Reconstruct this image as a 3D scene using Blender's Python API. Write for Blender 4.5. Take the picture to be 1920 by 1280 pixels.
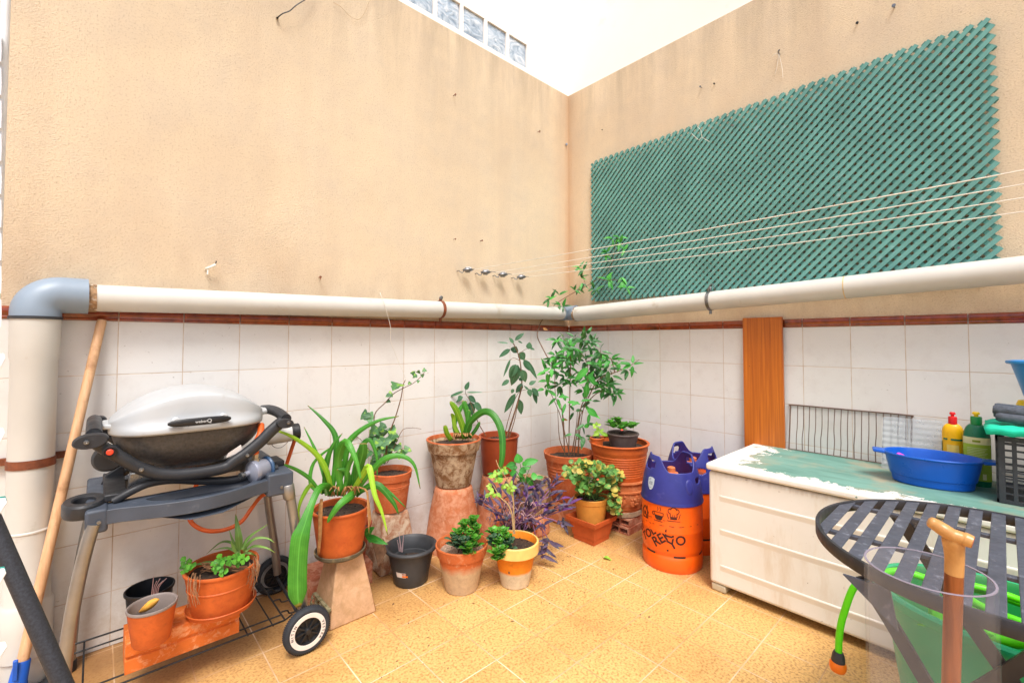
import bpy, bmesh, math, random
from mathutils import Vector as V, Matrix, noise as mnoise
random.seed(7)
PI = math.pi
sc = bpy.context.scene
for o in list(bpy.data.objects): bpy.data.objects.remove(o)

# ------------------------------------------------------------------ camera
F_PX, YAW, PITCH, ROLL = 845.6, .7431, .0301, .001
CAM = V((-2.6788, -2.2672, 1.1264)); SHY = .0306
FWD = V((math.sin(YAW) * math.cos(PITCH), math.cos(YAW) * math.cos(PITCH), math.sin(PITCH)))
_r = V((math.cos(YAW), -math.sin(YAW), 0)); _u = _r.cross(FWD)
RGT = _r * math.cos(ROLL) + _u * math.sin(ROLL); UPV = -_r * math.sin(ROLL) + _u * math.cos(ROLL)
cd = bpy.data.cameras.new('camera'); cam = bpy.data.objects.new('camera', cd)
sc.collection.objects.link(cam); sc.camera = cam
m = Matrix((RGT, UPV, -FWD)).transposed().to_4x4(); m.translation = CAM; cam.matrix_world = m
cd.sensor_width = 36; cd.lens = 36 * F_PX / 1920; cd.shift_y = -F_PX * SHY / 1920
cd.clip_start = .02; cd.clip_end = 200

# ------------------------------------------------------------------ light
SUN_EL, SUN_AZ = math.radians(60), math.radians(213)     # azimuth of the sun, clockwise from +Y
w = bpy.data.worlds.new('World'); sc.world = w; w.use_nodes = True
nt = w.node_tree; nt.nodes.clear()
sky = nt.nodes.new('ShaderNodeTexSky'); sky.sky_type = 'NISHITA'; sky.sun_disc = False
sky.sun_elevation = SUN_EL; sky.sun_rotation = SUN_AZ; sky.dust_density = 4; sky.air_density = .7; sky.ozone_density = .6
hs = nt.nodes.new('ShaderNodeHueSaturation'); hs.inputs['Saturation'].default_value = .8
bg = nt.nodes.new('ShaderNodeBackground'); bg.inputs[1].default_value = .15
wo = nt.nodes.new('ShaderNodeOutputWorld')
nt.links.new(sky.outputs[0], hs.inputs['Color']); nt.links.new(hs.outputs[0], bg.inputs[0]); nt.links.new(bg.outputs[0], wo.inputs[0])
sl = bpy.data.lights.new('sun', 'SUN'); sl.energy = 1.9; sl.angle = math.radians(18); sl.color = (1, .975, .94)
sun = bpy.data.objects.new('sun', sl); sc.collection.objects.link(sun)
sd = V((math.sin(SUN_AZ) * math.cos(SUN_EL), math.cos(SUN_AZ) * math.cos(SUN_EL), math.sin(SUN_EL)))
sun.rotation_euler = sd.to_track_quat('Z', 'Y').to_euler()
sc.view_settings.view_transform = 'Standard'; sc.view_settings.look = 'None'
sc.view_settings.exposure = 0.6; sc.view_settings.gamma = 1

# ------------------------------------------------------------------ placing helpers (pixels of the 1920 photograph -> points of the place)
def ray(u, v): return FWD + RGT * ((u - 960) / F_PX) + UPV * ((640 - v) / F_PX - SHY)
def PZ(u, v, z=0.): d = ray(u, v); return CAM + d * ((z - CAM.z) / d.z)
def PY(u, v, y=0.): d = ray(u, v); return CAM + d * ((y - CAM.y) / d.y)
def PX(u, v, x=0.): d = ray(u, v); return CAM + d * ((x - CAM.x) / d.x)
def PD(u, v, D): return CAM + ray(u, v) * D
def dep(p): return (V(p) - CAM).dot(FWD)
def pxm(p): return F_PX / dep(p)

# ------------------------------------------------------------------ materials
def lin(c):
    return tuple((x / 12.92 if x <= .04045 else ((x + .055) / 1.055) ** 2.4) for x in (v / 255 for v in c)) + (1,)
MATS = {}
class NT:
    def __init__(s, name):
        s.m = bpy.data.materials.new(name); s.m.use_nodes = True; s.t = s.m.node_tree
        s.b = s.t.nodes['Principled BSDF']; s.tc = None
    def n(s, typ, **kw):
        nd = s.t.nodes.new(typ)
        for k, v in kw.items():
            if k in nd.bl_rna.properties.keys(): setattr(nd, k, v)
            else: nd.inputs[k.replace('_', ' ')].default_value = v
        return nd
    def l(s, a, b): s.t.links.new(a, b); return b
    def co(s):
        if not s.tc: s.tc = s.t.nodes.new('ShaderNodeNewGeometry')
        return s.tc.outputs['Position']
    def noise(s, scale, detail=3, rough=.55, vec=None, dist=0):
        nd = s.n('ShaderNodeTexNoise'); nd.inputs['Scale'].default_value = scale; nd.inputs['Detail'].default_value = detail
        nd.inputs['Roughness'].default_value = rough; nd.inputs['Distortion'].default_value = dist
        s.l(vec if vec is not None else s.co(), nd.inputs['Vector']); return nd.outputs[0]
    def ramp(s, fac, stops, interp='LINEAR'):
        nd = s.n('ShaderNodeValToRGB'); cr = nd.color_ramp; cr.interpolation = interp
        while len(cr.elements) < len(stops): cr.elements.new(.5)
        for e, (p, c) in zip(cr.elements, stops):
            e.position = p; e.color = c if isinstance(c, tuple) else (c, c, c, 1)
        s.l(fac, nd.inputs[0]); return nd.outputs[0]
    def mix(s, fac, a, b, mode='MIX'):
        nd = s.n('ShaderNodeMix', data_type='RGBA', blend_type=mode)
        for inp, val in ((nd.inputs[0], fac), (nd.inputs[6], a), (nd.inputs[7], b)):
            if hasattr(val, 'links'): s.l(val, inp)
            else: inp.default_value = val
        return nd.outputs[2]
    def math(s, op, a, b=None, c=None):
        nd = s.n('ShaderNodeMath', operation=op)
        for i, val in enumerate((a, b, c)):
            if val is None: continue
            if hasattr(val, 'links'): s.l(val, nd.inputs[i])
            else: nd.inputs[i].default_value = val
        return nd.outputs[0]
    def sep(s, vec=None):
        nd = s.n('ShaderNodeSeparateXYZ'); s.l(vec if vec is not None else s.co(), nd.inputs[0]); return nd.outputs
    def scale(s, xyz, vec=None):
        nd = s.n('ShaderNodeVectorMath', operation='MULTIPLY'); s.l(vec if vec is not None else s.co(), nd.inputs[0])
        nd.inputs[1].default_value = xyz; return nd.outputs[0]
    def bump(s, h, strength=.3, dist=.002):
        nd = s.n('ShaderNodeBump'); nd.inputs['Strength'].default_value = strength; nd.inputs['Distance'].default_value = dist
        s.l(h, nd.inputs['Height']); s.l(nd.outputs[0], s.b.inputs['Normal'])
    def color(s, c): s.l(c, s.b.inputs['Base Color']) if hasattr(c, 'links') else setattr(s.b.inputs['Base Color'], 'default_value', c)
    def set(s, **kw):
        for k, v in kw.items(): s.b.inputs[k.replace('_', ' ')].default_value = v
        return s

def simple(name, rgb, rough=.5, var=.12, nscale=18, bump=.0, bscale=200, metal=0., spec=.5, dirt=None, coat=0, sub=0):
    if name in MATS: return MATS[name]
    k = NT(name); c = lin(rgb)
    d = tuple(x * (1 - var) for x in c[:3]) + (1,); e = tuple(min(1, x * (1 + var)) for x in c[:3]) + (1,)
    col = k.ramp(k.noise(nscale, 4), [(.3, d), (.7, e)])
    if dirt: col = k.mix(k.ramp(k.noise(dirt[1], 6, .65), [(dirt[2], 0.), (dirt[2] + .15, 1.)]), col, lin(dirt[0]))
    k.color(col)
    rr = k.ramp(k.noise(nscale * 2.3, 3), [(.3, max(0, rough - .07)), (.7, min(1, rough + .08))]); k.l(rr, k.b.inputs['Roughness'])
    k.set(Metallic=metal, Specular_IOR_Level=spec, Coat_Weight=coat)
    if bump: k.bump(k.noise(bscale, 3), bump, .001)
    MATS[name] = k.m; return k.m

def stucco(name):
    k = NT(name); x, y, z = k.sep()[:3]
    base = k.ramp(k.noise(1.1, 5, .6), [(.3, lin((214, 194, 166))), (.5, lin((226, 207, 177))), (.72, lin((233, 214, 184)))])
    base = k.mix(k.ramp(k.noise(4.5, 5, .65), [(.42, 0.), (.75, .3)]), base, lin((190, 180, 170)))
    # fine grain of the sprayed render
    g = k.noise(300, 3, .6); g2 = k.noise(150, 4, .7, dist=.2)
    base = k.mix(k.ramp(g2, [(.53, 0.), (.70, .55)]), base, lin((160, 132, 102)))
    # vertical damp streaks running down from the top of the wall
    st = k.noise(1., 4, .7, vec=k.scale((7, 7, .8)))
    top = k.n('ShaderNodeMapRange'); k.l(z, top.inputs[0]); top.inputs[1].default_value = 2.25; top.inputs[2].default_value = 3.06
    sm = k.math('MULTIPLY', k.ramp(st, [(.38, 0.), (.66, 1.)]), k.math('POWER', top.outputs[0], 1.6))
    base = k.mix(k.math('MULTIPLY', sm, .42), base, lin((136, 118, 98)))
    # rust and damp line in the corner
    dx = k.math('MAXIMUM', k.math('ABSOLUTE', x), 0.); dy = k.math('ABSOLUTE', y)
    cd_ = k.math('ADD', dx, dy)
    cm = k.ramp(k.math('ADD', cd_, k.math('MULTIPLY', k.math('SUBTRACT', st, .5), .15)), [(0., .42), (.05, .18), (.2, .0)])
    base = k.mix(cm, base, lin((186, 128, 70)))
    # streak fields low on the wall, above the pipe
    low = k.ramp(z, [(.0, 0.), (1., 0.)])
    s2 = k.noise(1., 3, .6, vec=k.scale((4, 4, .35)))
    base = k.mix(k.ramp(s2, [(.5, 0.), (.7, .3)]), base, lin((206, 184, 158)))
    zl = k.n('ShaderNodeMapRange'); k.l(z, zl.inputs[0]); zl.inputs[1].default_value = 1.75; zl.inputs[2].default_value = 1.34
    base = k.mix(k.math('MULTIPLY', k.math('POWER', zl.outputs[0], 1.5), k.ramp(k.noise(1., 5, .7, vec=k.scale((6, 6, 2.5))), [(.35, .05), (.7, .5)])), base, lin((178, 150, 122)))
    k.color(base); k.set(Roughness=.95, Specular_IOR_Level=.15)
    h = k.math('ADD', k.math('MULTIPLY', g, .4), g2)
    k.bump(h, .75, .0045); return k.m

def tiles(name, horiz, off):
    k = NT(name); s = k.sep(); a = s[0] if horiz == 'x' else s[1]; z = s[2]
    def cell(v, o):
        t = k.math('DIVIDE', k.math('ADD', v, o + 20), .2); f = k.math('FRACT', t)
        return k.math('FLOOR', t), k.math('MINIMUM', f, k.math('SUBTRACT', 1., f))
    ia, fa = cell(a, off); iz, fz = cell(z, 0.)
    d = k.math('MINIMUM', fa, fz)
    wob = k.math('MULTIPLY', k.math('SUBTRACT', k.noise(30, 2), .5), .004)
    gm = k.ramp(k.math('ADD', d, wob), [(.004, 1.), (.009, 0.)])
    cv = k.n('ShaderNodeCombineXYZ'); k.l(ia, cv.inputs[0]); k.l(iz, cv.inputs[1])
    wn = k.n('ShaderNodeTexWhiteNoise'); k.l(cv.outputs[0], wn.inputs[0])
    tc = k.ramp(wn.outputs[0], [(0., lin((222, 219, 214))), (1., lin((227, 225, 221)))])
    tc = k.mix(k.ramp(k.noise(9, 5, .7), [(.5, 0.), (.8, .4)]), tc, lin((200, 192, 186)))
    tc = k.mix(k.ramp(k.noise(70, 3, .6), [(.70, 0.), (.76, .6)]), tc, lin((150, 140, 130)))
    zz = k.n('ShaderNodeMapRange'); k.l(z, zz.inputs[0]); zz.inputs[1].default_value = .38; zz.inputs[2].default_value = .0
    tc = k.mix(k.math('MULTIPLY', zz.outputs[0], k.ramp(k.noise(12, 6, .75), [(.4, .05), (.7, .7)])), tc, lin((178, 156, 130)))
    gc = k.ramp(k.noise(13, 3), [(.35, lin((186, 158, 130))), (.65, lin((212, 196, 178)))])
    k.color(k.mix(gm, tc, gc)); k.l(k.ramp(gm, [(0., .16), (1., .9)]), k.b.inputs['Roughness'])
    hh = k.math('SUBTRACT', k.math('MULTIPLY', k.noise(6, 3), .12), gm); k.bump(hh, .5, .0015); return k.m

def floor_mat():
    k = NT('floor_tile'); x, y, z = k.sep()[:3]
    def cell(v, o):
        t = k.math('DIVIDE', k.math('ADD', v, o + 20), .2); f = k.math('FRACT', t)
        return k.math('FLOOR', t), k.math('MINIMUM', f, k.math('SUBTRACT', 1., f))
    ia, fa = cell(x, .014); ib, fb = cell(y, .03)
    d = k.math('ADD', k.math('MINIMUM', fa, fb), k.math('MULTIPLY', k.math('SUBTRACT', k.noise(22, 3), .5), .006))
    gm = k.ramp(d, [(.006, 1.), (.013, 0.)])
    cv = k.n('ShaderNodeCombineXYZ'); k.l(ia, cv.inputs[0]); k.l(ib, cv.inputs[1])
    wn = k.n('ShaderNodeTexWhiteNoise'); k.l(cv.outputs[0], wn.inputs[0])
    tc = k.ramp(wn.outputs[0], [(0., lin((215, 170, 102))), (1., lin((225, 182, 114)))])
    sp = k.noise(115, 4, .75)
    tc = k.mix(k.ramp(sp, [(.48, 0.), (.58, .85)]), tc, lin((156, 100, 44)))
    tc = k.mix(k.ramp(k.noise(230, 2, .6), [(.54, 0.), (.64, .65)]), tc, lin((244, 208, 146)))
    # trodden-in dirt
    dm = k.ramp(k.noise(2.2, 8, .75), [(.52, 0.), (.72, .38)])
    tc = k.mix(dm, tc, lin((150, 96, 46)))
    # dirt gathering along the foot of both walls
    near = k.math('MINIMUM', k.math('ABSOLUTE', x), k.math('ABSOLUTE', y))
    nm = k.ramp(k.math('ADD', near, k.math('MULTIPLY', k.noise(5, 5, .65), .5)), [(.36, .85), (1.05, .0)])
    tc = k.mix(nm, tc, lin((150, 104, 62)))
    gc = k.ramp(k.noise(3.1, 4), [(.4, lin((184, 138, 92))), (.62, lin((232, 208, 178)))])
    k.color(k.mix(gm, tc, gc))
    k.l(k.ramp(k.noise(8, 5), [(.3, .32), (.7, .6)]), k.b.inputs['Roughness'])
    k.bump(k.math('SUBTRACT', k.math('MULTIPLY', sp, .1), gm), .35, .001); return k.m

def terracotta(name, rgb, stain=None, lo=.4, hi=.6, rough=.8, bands=0, salt=None, zline=None, zsoft=.02, grime=.45):
    """clay or plastic pot colour; stain = colour of blotches; salt = (colour) below world height zline"""
    k = NT(name); c = lin(rgb)
    col = k.ramp(k.noise(14, 5, .6), [(.3, tuple(v * .86 for v in c[:3]) + (1,)), (.7, tuple(min(1, v * 1.1) for v in c[:3]) + (1,))])
    if stain: col = k.mix(k.ramp(k.noise(24, 7, .72, dist=.5), [(lo, 0.), (hi, 1.)]), col, lin(stain))
    if salt:
        z = k.math('ADD', k.sep()[2], k.math('MULTIPLY', k.math('SUBTRACT', k.noise(16, 5, .6), .5), zsoft * 3))
        mr = k.n('ShaderNodeMapRange'); k.l(z, mr.inputs[0]); mr.inputs[1].default_value = zline + zsoft; mr.inputs[2].default_value = zline - zsoft
        sc_ = k.ramp(k.noise(30, 5, .7), [(.35, tuple(v * .8 for v in lin(salt)[:3]) + (1,)), (.65, lin(salt))])
        col = k.mix(mr.outputs[0], col, sc_)
    col = k.mix(k.ramp(k.noise(55, 6, .75), [(.55, 0.), (.8, grime)]), col, lin((92, 60, 40)))
    k.color(col); k.set(Roughness=rough, Specular_IOR_Level=.3)
    k.bump(k.noise(120, 4), .25 if rough > .6 else .08, .0015); return k.m

def leafmat(name, a, b, rough=.42, c=None):
    k = NT(name)
    # tone varies from leaf to leaf and along it
    ma = tuple((x + y) / 2 * .5 + x * .5 for x, y in zip(lin(a), lin(b))); mb = tuple((x + y) / 2 * .4 + y * .6 for x, y in zip(lin(a), lin(b)))
    col = k.ramp(k.noise(17, 3, .6), [(.25, ma), (.75, mb)])
    at = k.n('ShaderNodeAttribute', attribute_name='leaf'); ax3 = k.sep(at.outputs['Vector']); acr = k.math('ABSOLUTE', ax3[0])
    col = k.mix(k.ramp(ax3[1], [(0., .55), (.45, 0.)]), col, tuple(v * .45 for v in lin(a)[:3]) + (1,))
    col = k.mix(k.ramp(ax3[1], [(.6, 0.), (1., .5)]), col, tuple(min(1, v * 1.35 + .012) for v in lin(b)[:3]) + (1,))
    col = k.mix(k.ramp(acr, [(.0, .5), (.12, 0.)]), col, tuple(min(1, v * 1.5 + .03) for v in lin(b)[:3]) + (1,))
    veins = k.math('SINE', k.math('MULTIPLY', ax3[0], 26.)); col = k.mix(k.math('MULTIPLY', k.math('ADD', veins, 1.), .09), col, tuple(v * .5 for v in lin(a)[:3]) + (1,))
    col = k.mix(k.ramp(k.math('ADD', ax3[2], k.math('MULTIPLY', k.noise(60, 2), .06)), [(.985, 0.), (1.03, .7)]), col, lin((150, 110, 50)))
    if c: col = k.mix(k.ramp(k.noise(31, 2, .5, vec=k.scale((1.3, .9, 1.1))), [(.55, 0.), (.64, 1.)]), col, lin(c))
    k.color(col); k.set(Roughness=rough, Specular_IOR_Level=.5)
    k.b.inputs['Subsurface Weight'].default_value = 0
    tr = k.n('ShaderNodeBsdfTranslucent'); k.l(col, tr.inputs[0])
    mx = k.n('ShaderNodeMixShader'); mx.inputs[0].default_value = .22
    out = k.t.nodes['Material Output']; k.l(k.b.outputs[0], mx.inputs[1]); k.l(tr.outputs[0], mx.inputs[2]); k.l(mx.outputs[0], out.inputs[0])
    k.bump(k.math('ADD', k.noise(260, 2), veins), .18, .0008); return k.m

M = {}
M['stucco'] = stucco('sprayed_stucco')
M['tile_l'] = tiles('white_tile_left', 'x', .2216); M['tile_r'] = tiles('white_tile_right', 'y', .1704)
M['floor'] = floor_mat()
M['border'] = simple('brown_glazed_tile', (138, 58, 26), .18, .3, 30, coat=.4, dirt=((88, 34, 18), 9, .55))
M['grout'] = simple('grout', (214, 196, 180), .9)
M['plaster'] = simple('white_plaster', (244, 240, 234), .9, .02, 3, bump=.2, bscale=120, dirt=((232, 214, 196), 1.4, .62))
M['pvc'] = simple('cream_pvc', (202, 200, 192), .42, .05, 6, dirt=((172, 160, 138), 7, .63))
M['pvc_grey'] = simple('grey_pvc', (134, 150, 166), .45, .06, 9, dirt=((170, 160, 150), 8, .66))
M['rust'] = simple('rusty_strap', (122, 66, 38), .75, .35, 40, bump=.3, dirt=((176, 170, 160), 22, .6))
M['steel'] = simple('galvanised_steel', (132, 134, 136), .3, .15, 50, metal=.85)
M['tube'] = simple('satin_aluminium', (150, 146, 140), .36, .12, 14, metal=.7)
M['dark'] = simple('dark_charcoal_plastic', (40, 42, 46), .5, .2, 16, bump=.15, bscale=400, dirt=((82, 84, 86), 16, .62))
M['slate'] = simple('slate_plastic_tray', (66, 74, 86), .5, .14, 12, bump=.12, bscale=300, dirt=((104, 110, 120), 14, .6))
M['lid'] = simple('pale_cast_aluminium', (182, 186, 188), .45, .04, 8, metal=.05, coat=.1, dirt=((164, 160, 152), 12, .62))
M['bowl'] = simple('scuffed_bowl', (78, 76, 74), .5, .3, 110, metal=.2, bump=.25, bscale=300, dirt=((86, 78, 70), 60, .55))
M['black'] = simple('matt_black', (26, 27, 29), .5, .2, 30)
M['rubber'] = simple('tyre_rubber', (40, 44, 50), .75, .15, 40, bump=.3, bscale=500)
M['hose'] = simple('orange_rubber_hose', (214, 92, 30), .45, .12, 20)
M['wood'] = None
M['white'] = simple('white_enamel', (226, 220, 208), .38, .04, 4, coat=.15, dirt=((186, 164, 134), 5, .64))
M['blue'] = simple('blue_plastic', (10, 88, 190), .33, .1, 9, dirt=((46, 116, 200), 14, .62))
M['blue2'] = simple('blue_cup_plastic', (24, 124, 190), .35, .08, 9)
M['mopblue'] = simple('mop_socket_blue', (24, 90, 190), .4)
M['navy'] = simple('navy_shroud', (44, 50, 128), .42, .12, 12, bump=.1, bscale=500, dirt=((74, 78, 146), 13, .6))
M['cyl'] = simple('orange_cylinder_paint', (238, 96, 14), .38, .08, 9, coat=.15, dirt=((200, 74, 18), 10, .64))
M['ink'] = simple('dark_print', (52, 20, 22), .5)
M['soil'] = simple('dark_soil', (52, 38, 28), .95, .6, 120, bump=1, bscale=90, dirt=((128, 98, 70), 90, .58))
M['anth'] = simple('anthracite_plastic', (52, 54, 57), .5, .14, 18, bump=.1, bscale=300)
M['anth_hi'] = simple('anthracite_rim', (62, 68, 80), .4, .1, 18)
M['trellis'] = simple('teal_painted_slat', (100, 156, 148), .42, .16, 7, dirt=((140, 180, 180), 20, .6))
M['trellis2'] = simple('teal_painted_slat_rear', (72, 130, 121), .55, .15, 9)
M['cord'] = simple('white_cord', (232, 226, 214), .6)
M['twig'] = simple('brown_stem', (112, 82, 58), .8, .3, 60)
M['twig2'] = simple('pale_stem', (182, 150, 106), .8, .2, 60)
M['gstem'] = simple('green_stem', (92, 126, 60), .7, .2, 60)
M['dry'] = simple('dry_leaf', (166, 120, 72), .85, .3, 60)
M['tag'] = simple('pale_tag', (216, 206, 198), .6)
M['orange_tag'] = simple('orange_tag', (236, 120, 20), .5)
M['lime'] = simple('lime_plastic', (92, 222, 10), .35, .08, 10)
M['teal'] = simple('teal_tub', (10, 160, 108), .4, .1, 8)
M['green'] = simple('green_tub_inside', (6, 122, 52), .45, .12, 8)
M['conn'] = simple('orange_connector', (236, 118, 18), .4)
M['tabletop'] = simple('worn_dark_slat', (70, 75, 88), .42, .2, 30, dirt=((132, 137, 150), 48, .58), bump=.2)
M['yellow'] = simple('yellow_bottle', (250, 190, 8), .35, .06, 9, dirt=((252, 226, 150), 22, .64))
M['red'] = simple('red_cap', (214, 26, 26), .35)
M['grn'] = simple('green_bottle', (16, 112, 76), .32)
M['label'] = simple('lime_label', (152, 182, 40), .5, .25, 5)
M['label2'] = simple('cream_label', (224, 222, 160), .5)
M['ycap'] = simple('yellow_cap', (240, 200, 20), .35)
M['cloth'] = simple('grey_towel', (78, 84, 94), .95, .35, 60, bump=1, bscale=260)
M['tealcloth'] = simple('mint_cloth', (10, 196, 158), .8, .1, 12)
M['pink'] = simple('pink_plastic', (226, 60, 190), .5)
M['brick'] = terracotta('hollow_brick', (176, 104, 76), (206, 156, 128), .45, .65)
M['orange_brick'] = terracotta('orange_brick', (214, 112, 46), (232, 176, 130), .5, .68)
M['clayblock'] = terracotta('tan_clay', (188, 150, 110), (206, 166, 132), .4, .65, grime=.25)
M['rack'] = simple('brown_wire', (112, 90, 78), .5, .2, 50, metal=.5)
M['crate'] = simple('black_crate', (50, 53, 58), .55, .2, 30, dirt=((108, 108, 104), 26, .62))
M['aero'] = simple('white_rack_plastic', (226, 232, 236), .4)
M['aeroteal'] = simple('teal_edge', (40, 170, 160), .4)
# leaves
M['clivia'] = leafmat('strap_leaf', (36, 118, 30), (96, 176, 56))
M['clivia_y'] = leafmat('lime_strap_leaf', (112, 184, 30), (176, 214, 60))
M['ficus'] = leafmat('dark_oval_leaf', (34, 84, 46), (84, 128, 92), .3)
M['lance'] = leafmat('lance_leaf', (20, 74, 30), (62, 128, 56), .32, (96, 160, 96))
M['ivy'] = leafmat('ivy_leaf', (44, 98, 50), (96, 146, 90), .45, (148, 192, 70))
M['geran'] = leafmat('round_leaf', (60, 124, 50), (116, 172, 78), .5, (168, 176, 84))
M['succ'] = leafmat('succulent_leaf', (46, 124, 30), (104, 178, 54), .35)
M['succ_blue'] = leafmat('blue_green_leaf', (52, 96, 62), (96, 134, 100), .4)
M['purple'] = leafmat('purple_leaf', (56, 42, 66), (96, 76, 108), .5, (84, 94, 100))
M['violet'] = leafmat('violet_leaf', (96, 58, 124), (126, 74, 146), .5)
M['bright'] = leafmat('bright_leaf', (30, 132, 40), (90, 184, 70), .45)
M['limeleaf'] = leafmat('lime_leaf', (120, 178, 40), (176, 214, 84), .45)
M['thin'] = leafmat('thin_blade', (84, 132, 58), (142, 180, 92), .5)

def woodmat(name, a, b, axis='z', sc_=(60, 60, 3), rough=.5, knots=None):
    k = NT(name); g = k.noise(1., 4, .6, vec=k.scale(sc_), dist=.6)
    col = k.ramp(g, [(.3, lin(a)), (.7, lin(b))])
    if knots: col = k.mix(k.ramp(k.noise(11, 5, .6), [(.6, 0.), (.72, .7)]), col, lin(knots))
    k.color(col); k.set(Roughness=rough); k.bump(g, .1, .001); return k.m
M['broom'] = woodmat('pale_broomstick', (196, 150, 108), (222, 180, 138), sc_=(80, 80, 5), knots=(150, 108, 70))
M['plank'] = woodmat('orange_plank', (158, 76, 14), (206, 116, 30), sc_=(50, 90, 1.6), rough=.42, knots=(180, 94, 20))
M['cane'] = woodmat('varnished_cane', (106, 54, 22), (148, 82, 38), sc_=(90, 90, 8), rough=.3, knots=(188, 124, 62))
M['cane2'] = woodmat('cane_handle_wood', (176, 122, 66), (202, 152, 90), sc_=(60, 60, 20), rough=.32, knots=(176, 112, 56))

def clearmat(name, tint=(.93, .93, .95), rough=.04, mixf=.12, haze=(.8, .8, .82)):
    """thin clear plastic: mostly see-through, a little gloss, a little scuffed haze"""
    k = NT(name); out = k.t.nodes['Material Output']
    tr = k.n('ShaderNodeBsdfTransparent'); tr.inputs[0].default_value = tint + (1,)
    gl = k.n('ShaderNodeBsdfGlossy'); gl.inputs['Roughness'].default_value = rough
    df = k.n('ShaderNodeBsdfDiffuse'); df.inputs[0].default_value = haze + (1,)
    lw_ = k.n('ShaderNodeLayerWeight'); lw_.inputs[0].default_value = .12; fr = k.n('ShaderNodeMath', operation='MULTIPLY'); k.l(lw_.outputs['Fresnel'], fr.inputs[0]); fr.inputs[1].default_value = .0; k.l(k.math('MULTIPLY', k.math('POWER', lw_.outputs['Facing'], 3.), .6), fr.inputs[0]); fr.inputs[1].default_value = 1.
    a = k.n('ShaderNodeMixShader'); k.l(k.ramp(k.noise(7, 5), [(.3, mixf * .6), (.75, mixf * 1.5)]), a.inputs[0])
    k.l(tr.outputs[0], a.inputs[1]); k.l(df.outputs[0], a.inputs[2])
    b = k.n('ShaderNodeMixShader'); k.l(fr.outputs[0], b.inputs[0]); k.l(a.outputs[0], b.inputs[1]); k.l(gl.outputs[0], b.inputs[2])
    k.l(b.outputs[0], out.inputs[0]); return k.m
M['clear'] = clearmat('clear_acrylic', (.975, .97, .98), mixf=.03, haze=(.84, .84, .84)); M['tray'] = clearmat('clear_tray', (.86, .89, .91), .1, .34, (.6, .66, .7))

def glassblock():
    k = NT('glass_block'); n1 = k.noise(9, 3, .6, vec=k.scale((1, 1, 1.6)), dist=2.2)
    k.color(k.ramp(n1, [(.3, lin((128, 150, 172))), (.5, lin((178, 196, 212))), (.7, lin((226, 234, 242)))]))
    k.set(Roughness=.08, Coat_Weight=.5); k.bump(n1, .8, .01); return k.m
M['glass'] = glassblock()

def chest_top():
    k = NT('peeling_green_paint'); x, y, z = k.sep()[:3]
    n = k.noise(11, 9, .74, dist=.6); n2 = k.noise(40, 6, .7)
    # worn back from the front and left edges, in a ragged line
    ef = k.math('DIVIDE', k.math('ADD', x, .615), .16)           # 0 at the front edge
    el = k.math('DIVIDE', k.math('SUBTRACT', -1.32, y), .26)      # 0 at the left edge
    e = k.math('MINIMUM', ef, el)
    e = k.math('ADD', e, k.math('MULTIPLY', k.math('SUBTRACT', n, .5), 2.7))
    e = k.math('ADD', e, k.math('MULTIPLY', k.math('SUBTRACT', n2, .5), .5))
    gm = k.ramp(e, [(.44, 0.), (.46, 1.)])
    pl = k.math('FRACT', k.math('DIVIDE', k.math('ADD', x, 5.), .085)); line = k.ramp(pl, [(.0, 1.), (.03, 0.)])
    g = k.ramp(k.noise(1., 5, .65, vec=k.scale((14, 3, 3))), [(.3, lin((78, 124, 112))), (.6, lin((112, 156, 144)))])
    g = k.mix(k.ramp(k.noise(3.2, 6, .65), [(.47, 0.), (.62, .8)]), g, lin((166, 150, 124)))
    g = k.mix(k.math('MULTIPLY', line, .45), g, lin((60, 100, 92)))
    wcol = k.ramp(k.noise(20, 4), [(.3, lin((226, 222, 214))), (.7, lin((240, 238, 232)))])
    wcol = k.mix(k.ramp(n2, [(.66, 0.), (.7, 1.)]), wcol, lin((96, 130, 116)))
    k.color(k.mix(gm, wcol, g)); k.l(k.ramp(gm, [(0., .35), (1., .7)]), k.b.inputs['Roughness'])
    k.bump(k.math('ADD', gm, k.math('MULTIPLY', n2, .3)), .4, .0012); return k.m
M['chesttop'] = chest_top()

# ------------------------------------------------------------------ object helpers
COL = sc.collection
def root(name, label, cat, loc=(0, 0, 0), group=None):
    o = bpy.data.objects.new(name, None); COL.objects.link(o); o.location = loc; o.empty_display_size = .05
    o['label'] = label; o['category'] = cat
    if group: o['group'] = group
    return o
def tag(o, label, cat, group=None, kind=None):
    if kind: o['kind'] = kind
    else: o['category'] = cat
    if label: o['label'] = label
    if group: o['group'] = group
    return o
def wloc(o):
    p = V(o.location)
    while o.parent: o = o.parent; p += V(o.location)
    return p

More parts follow.
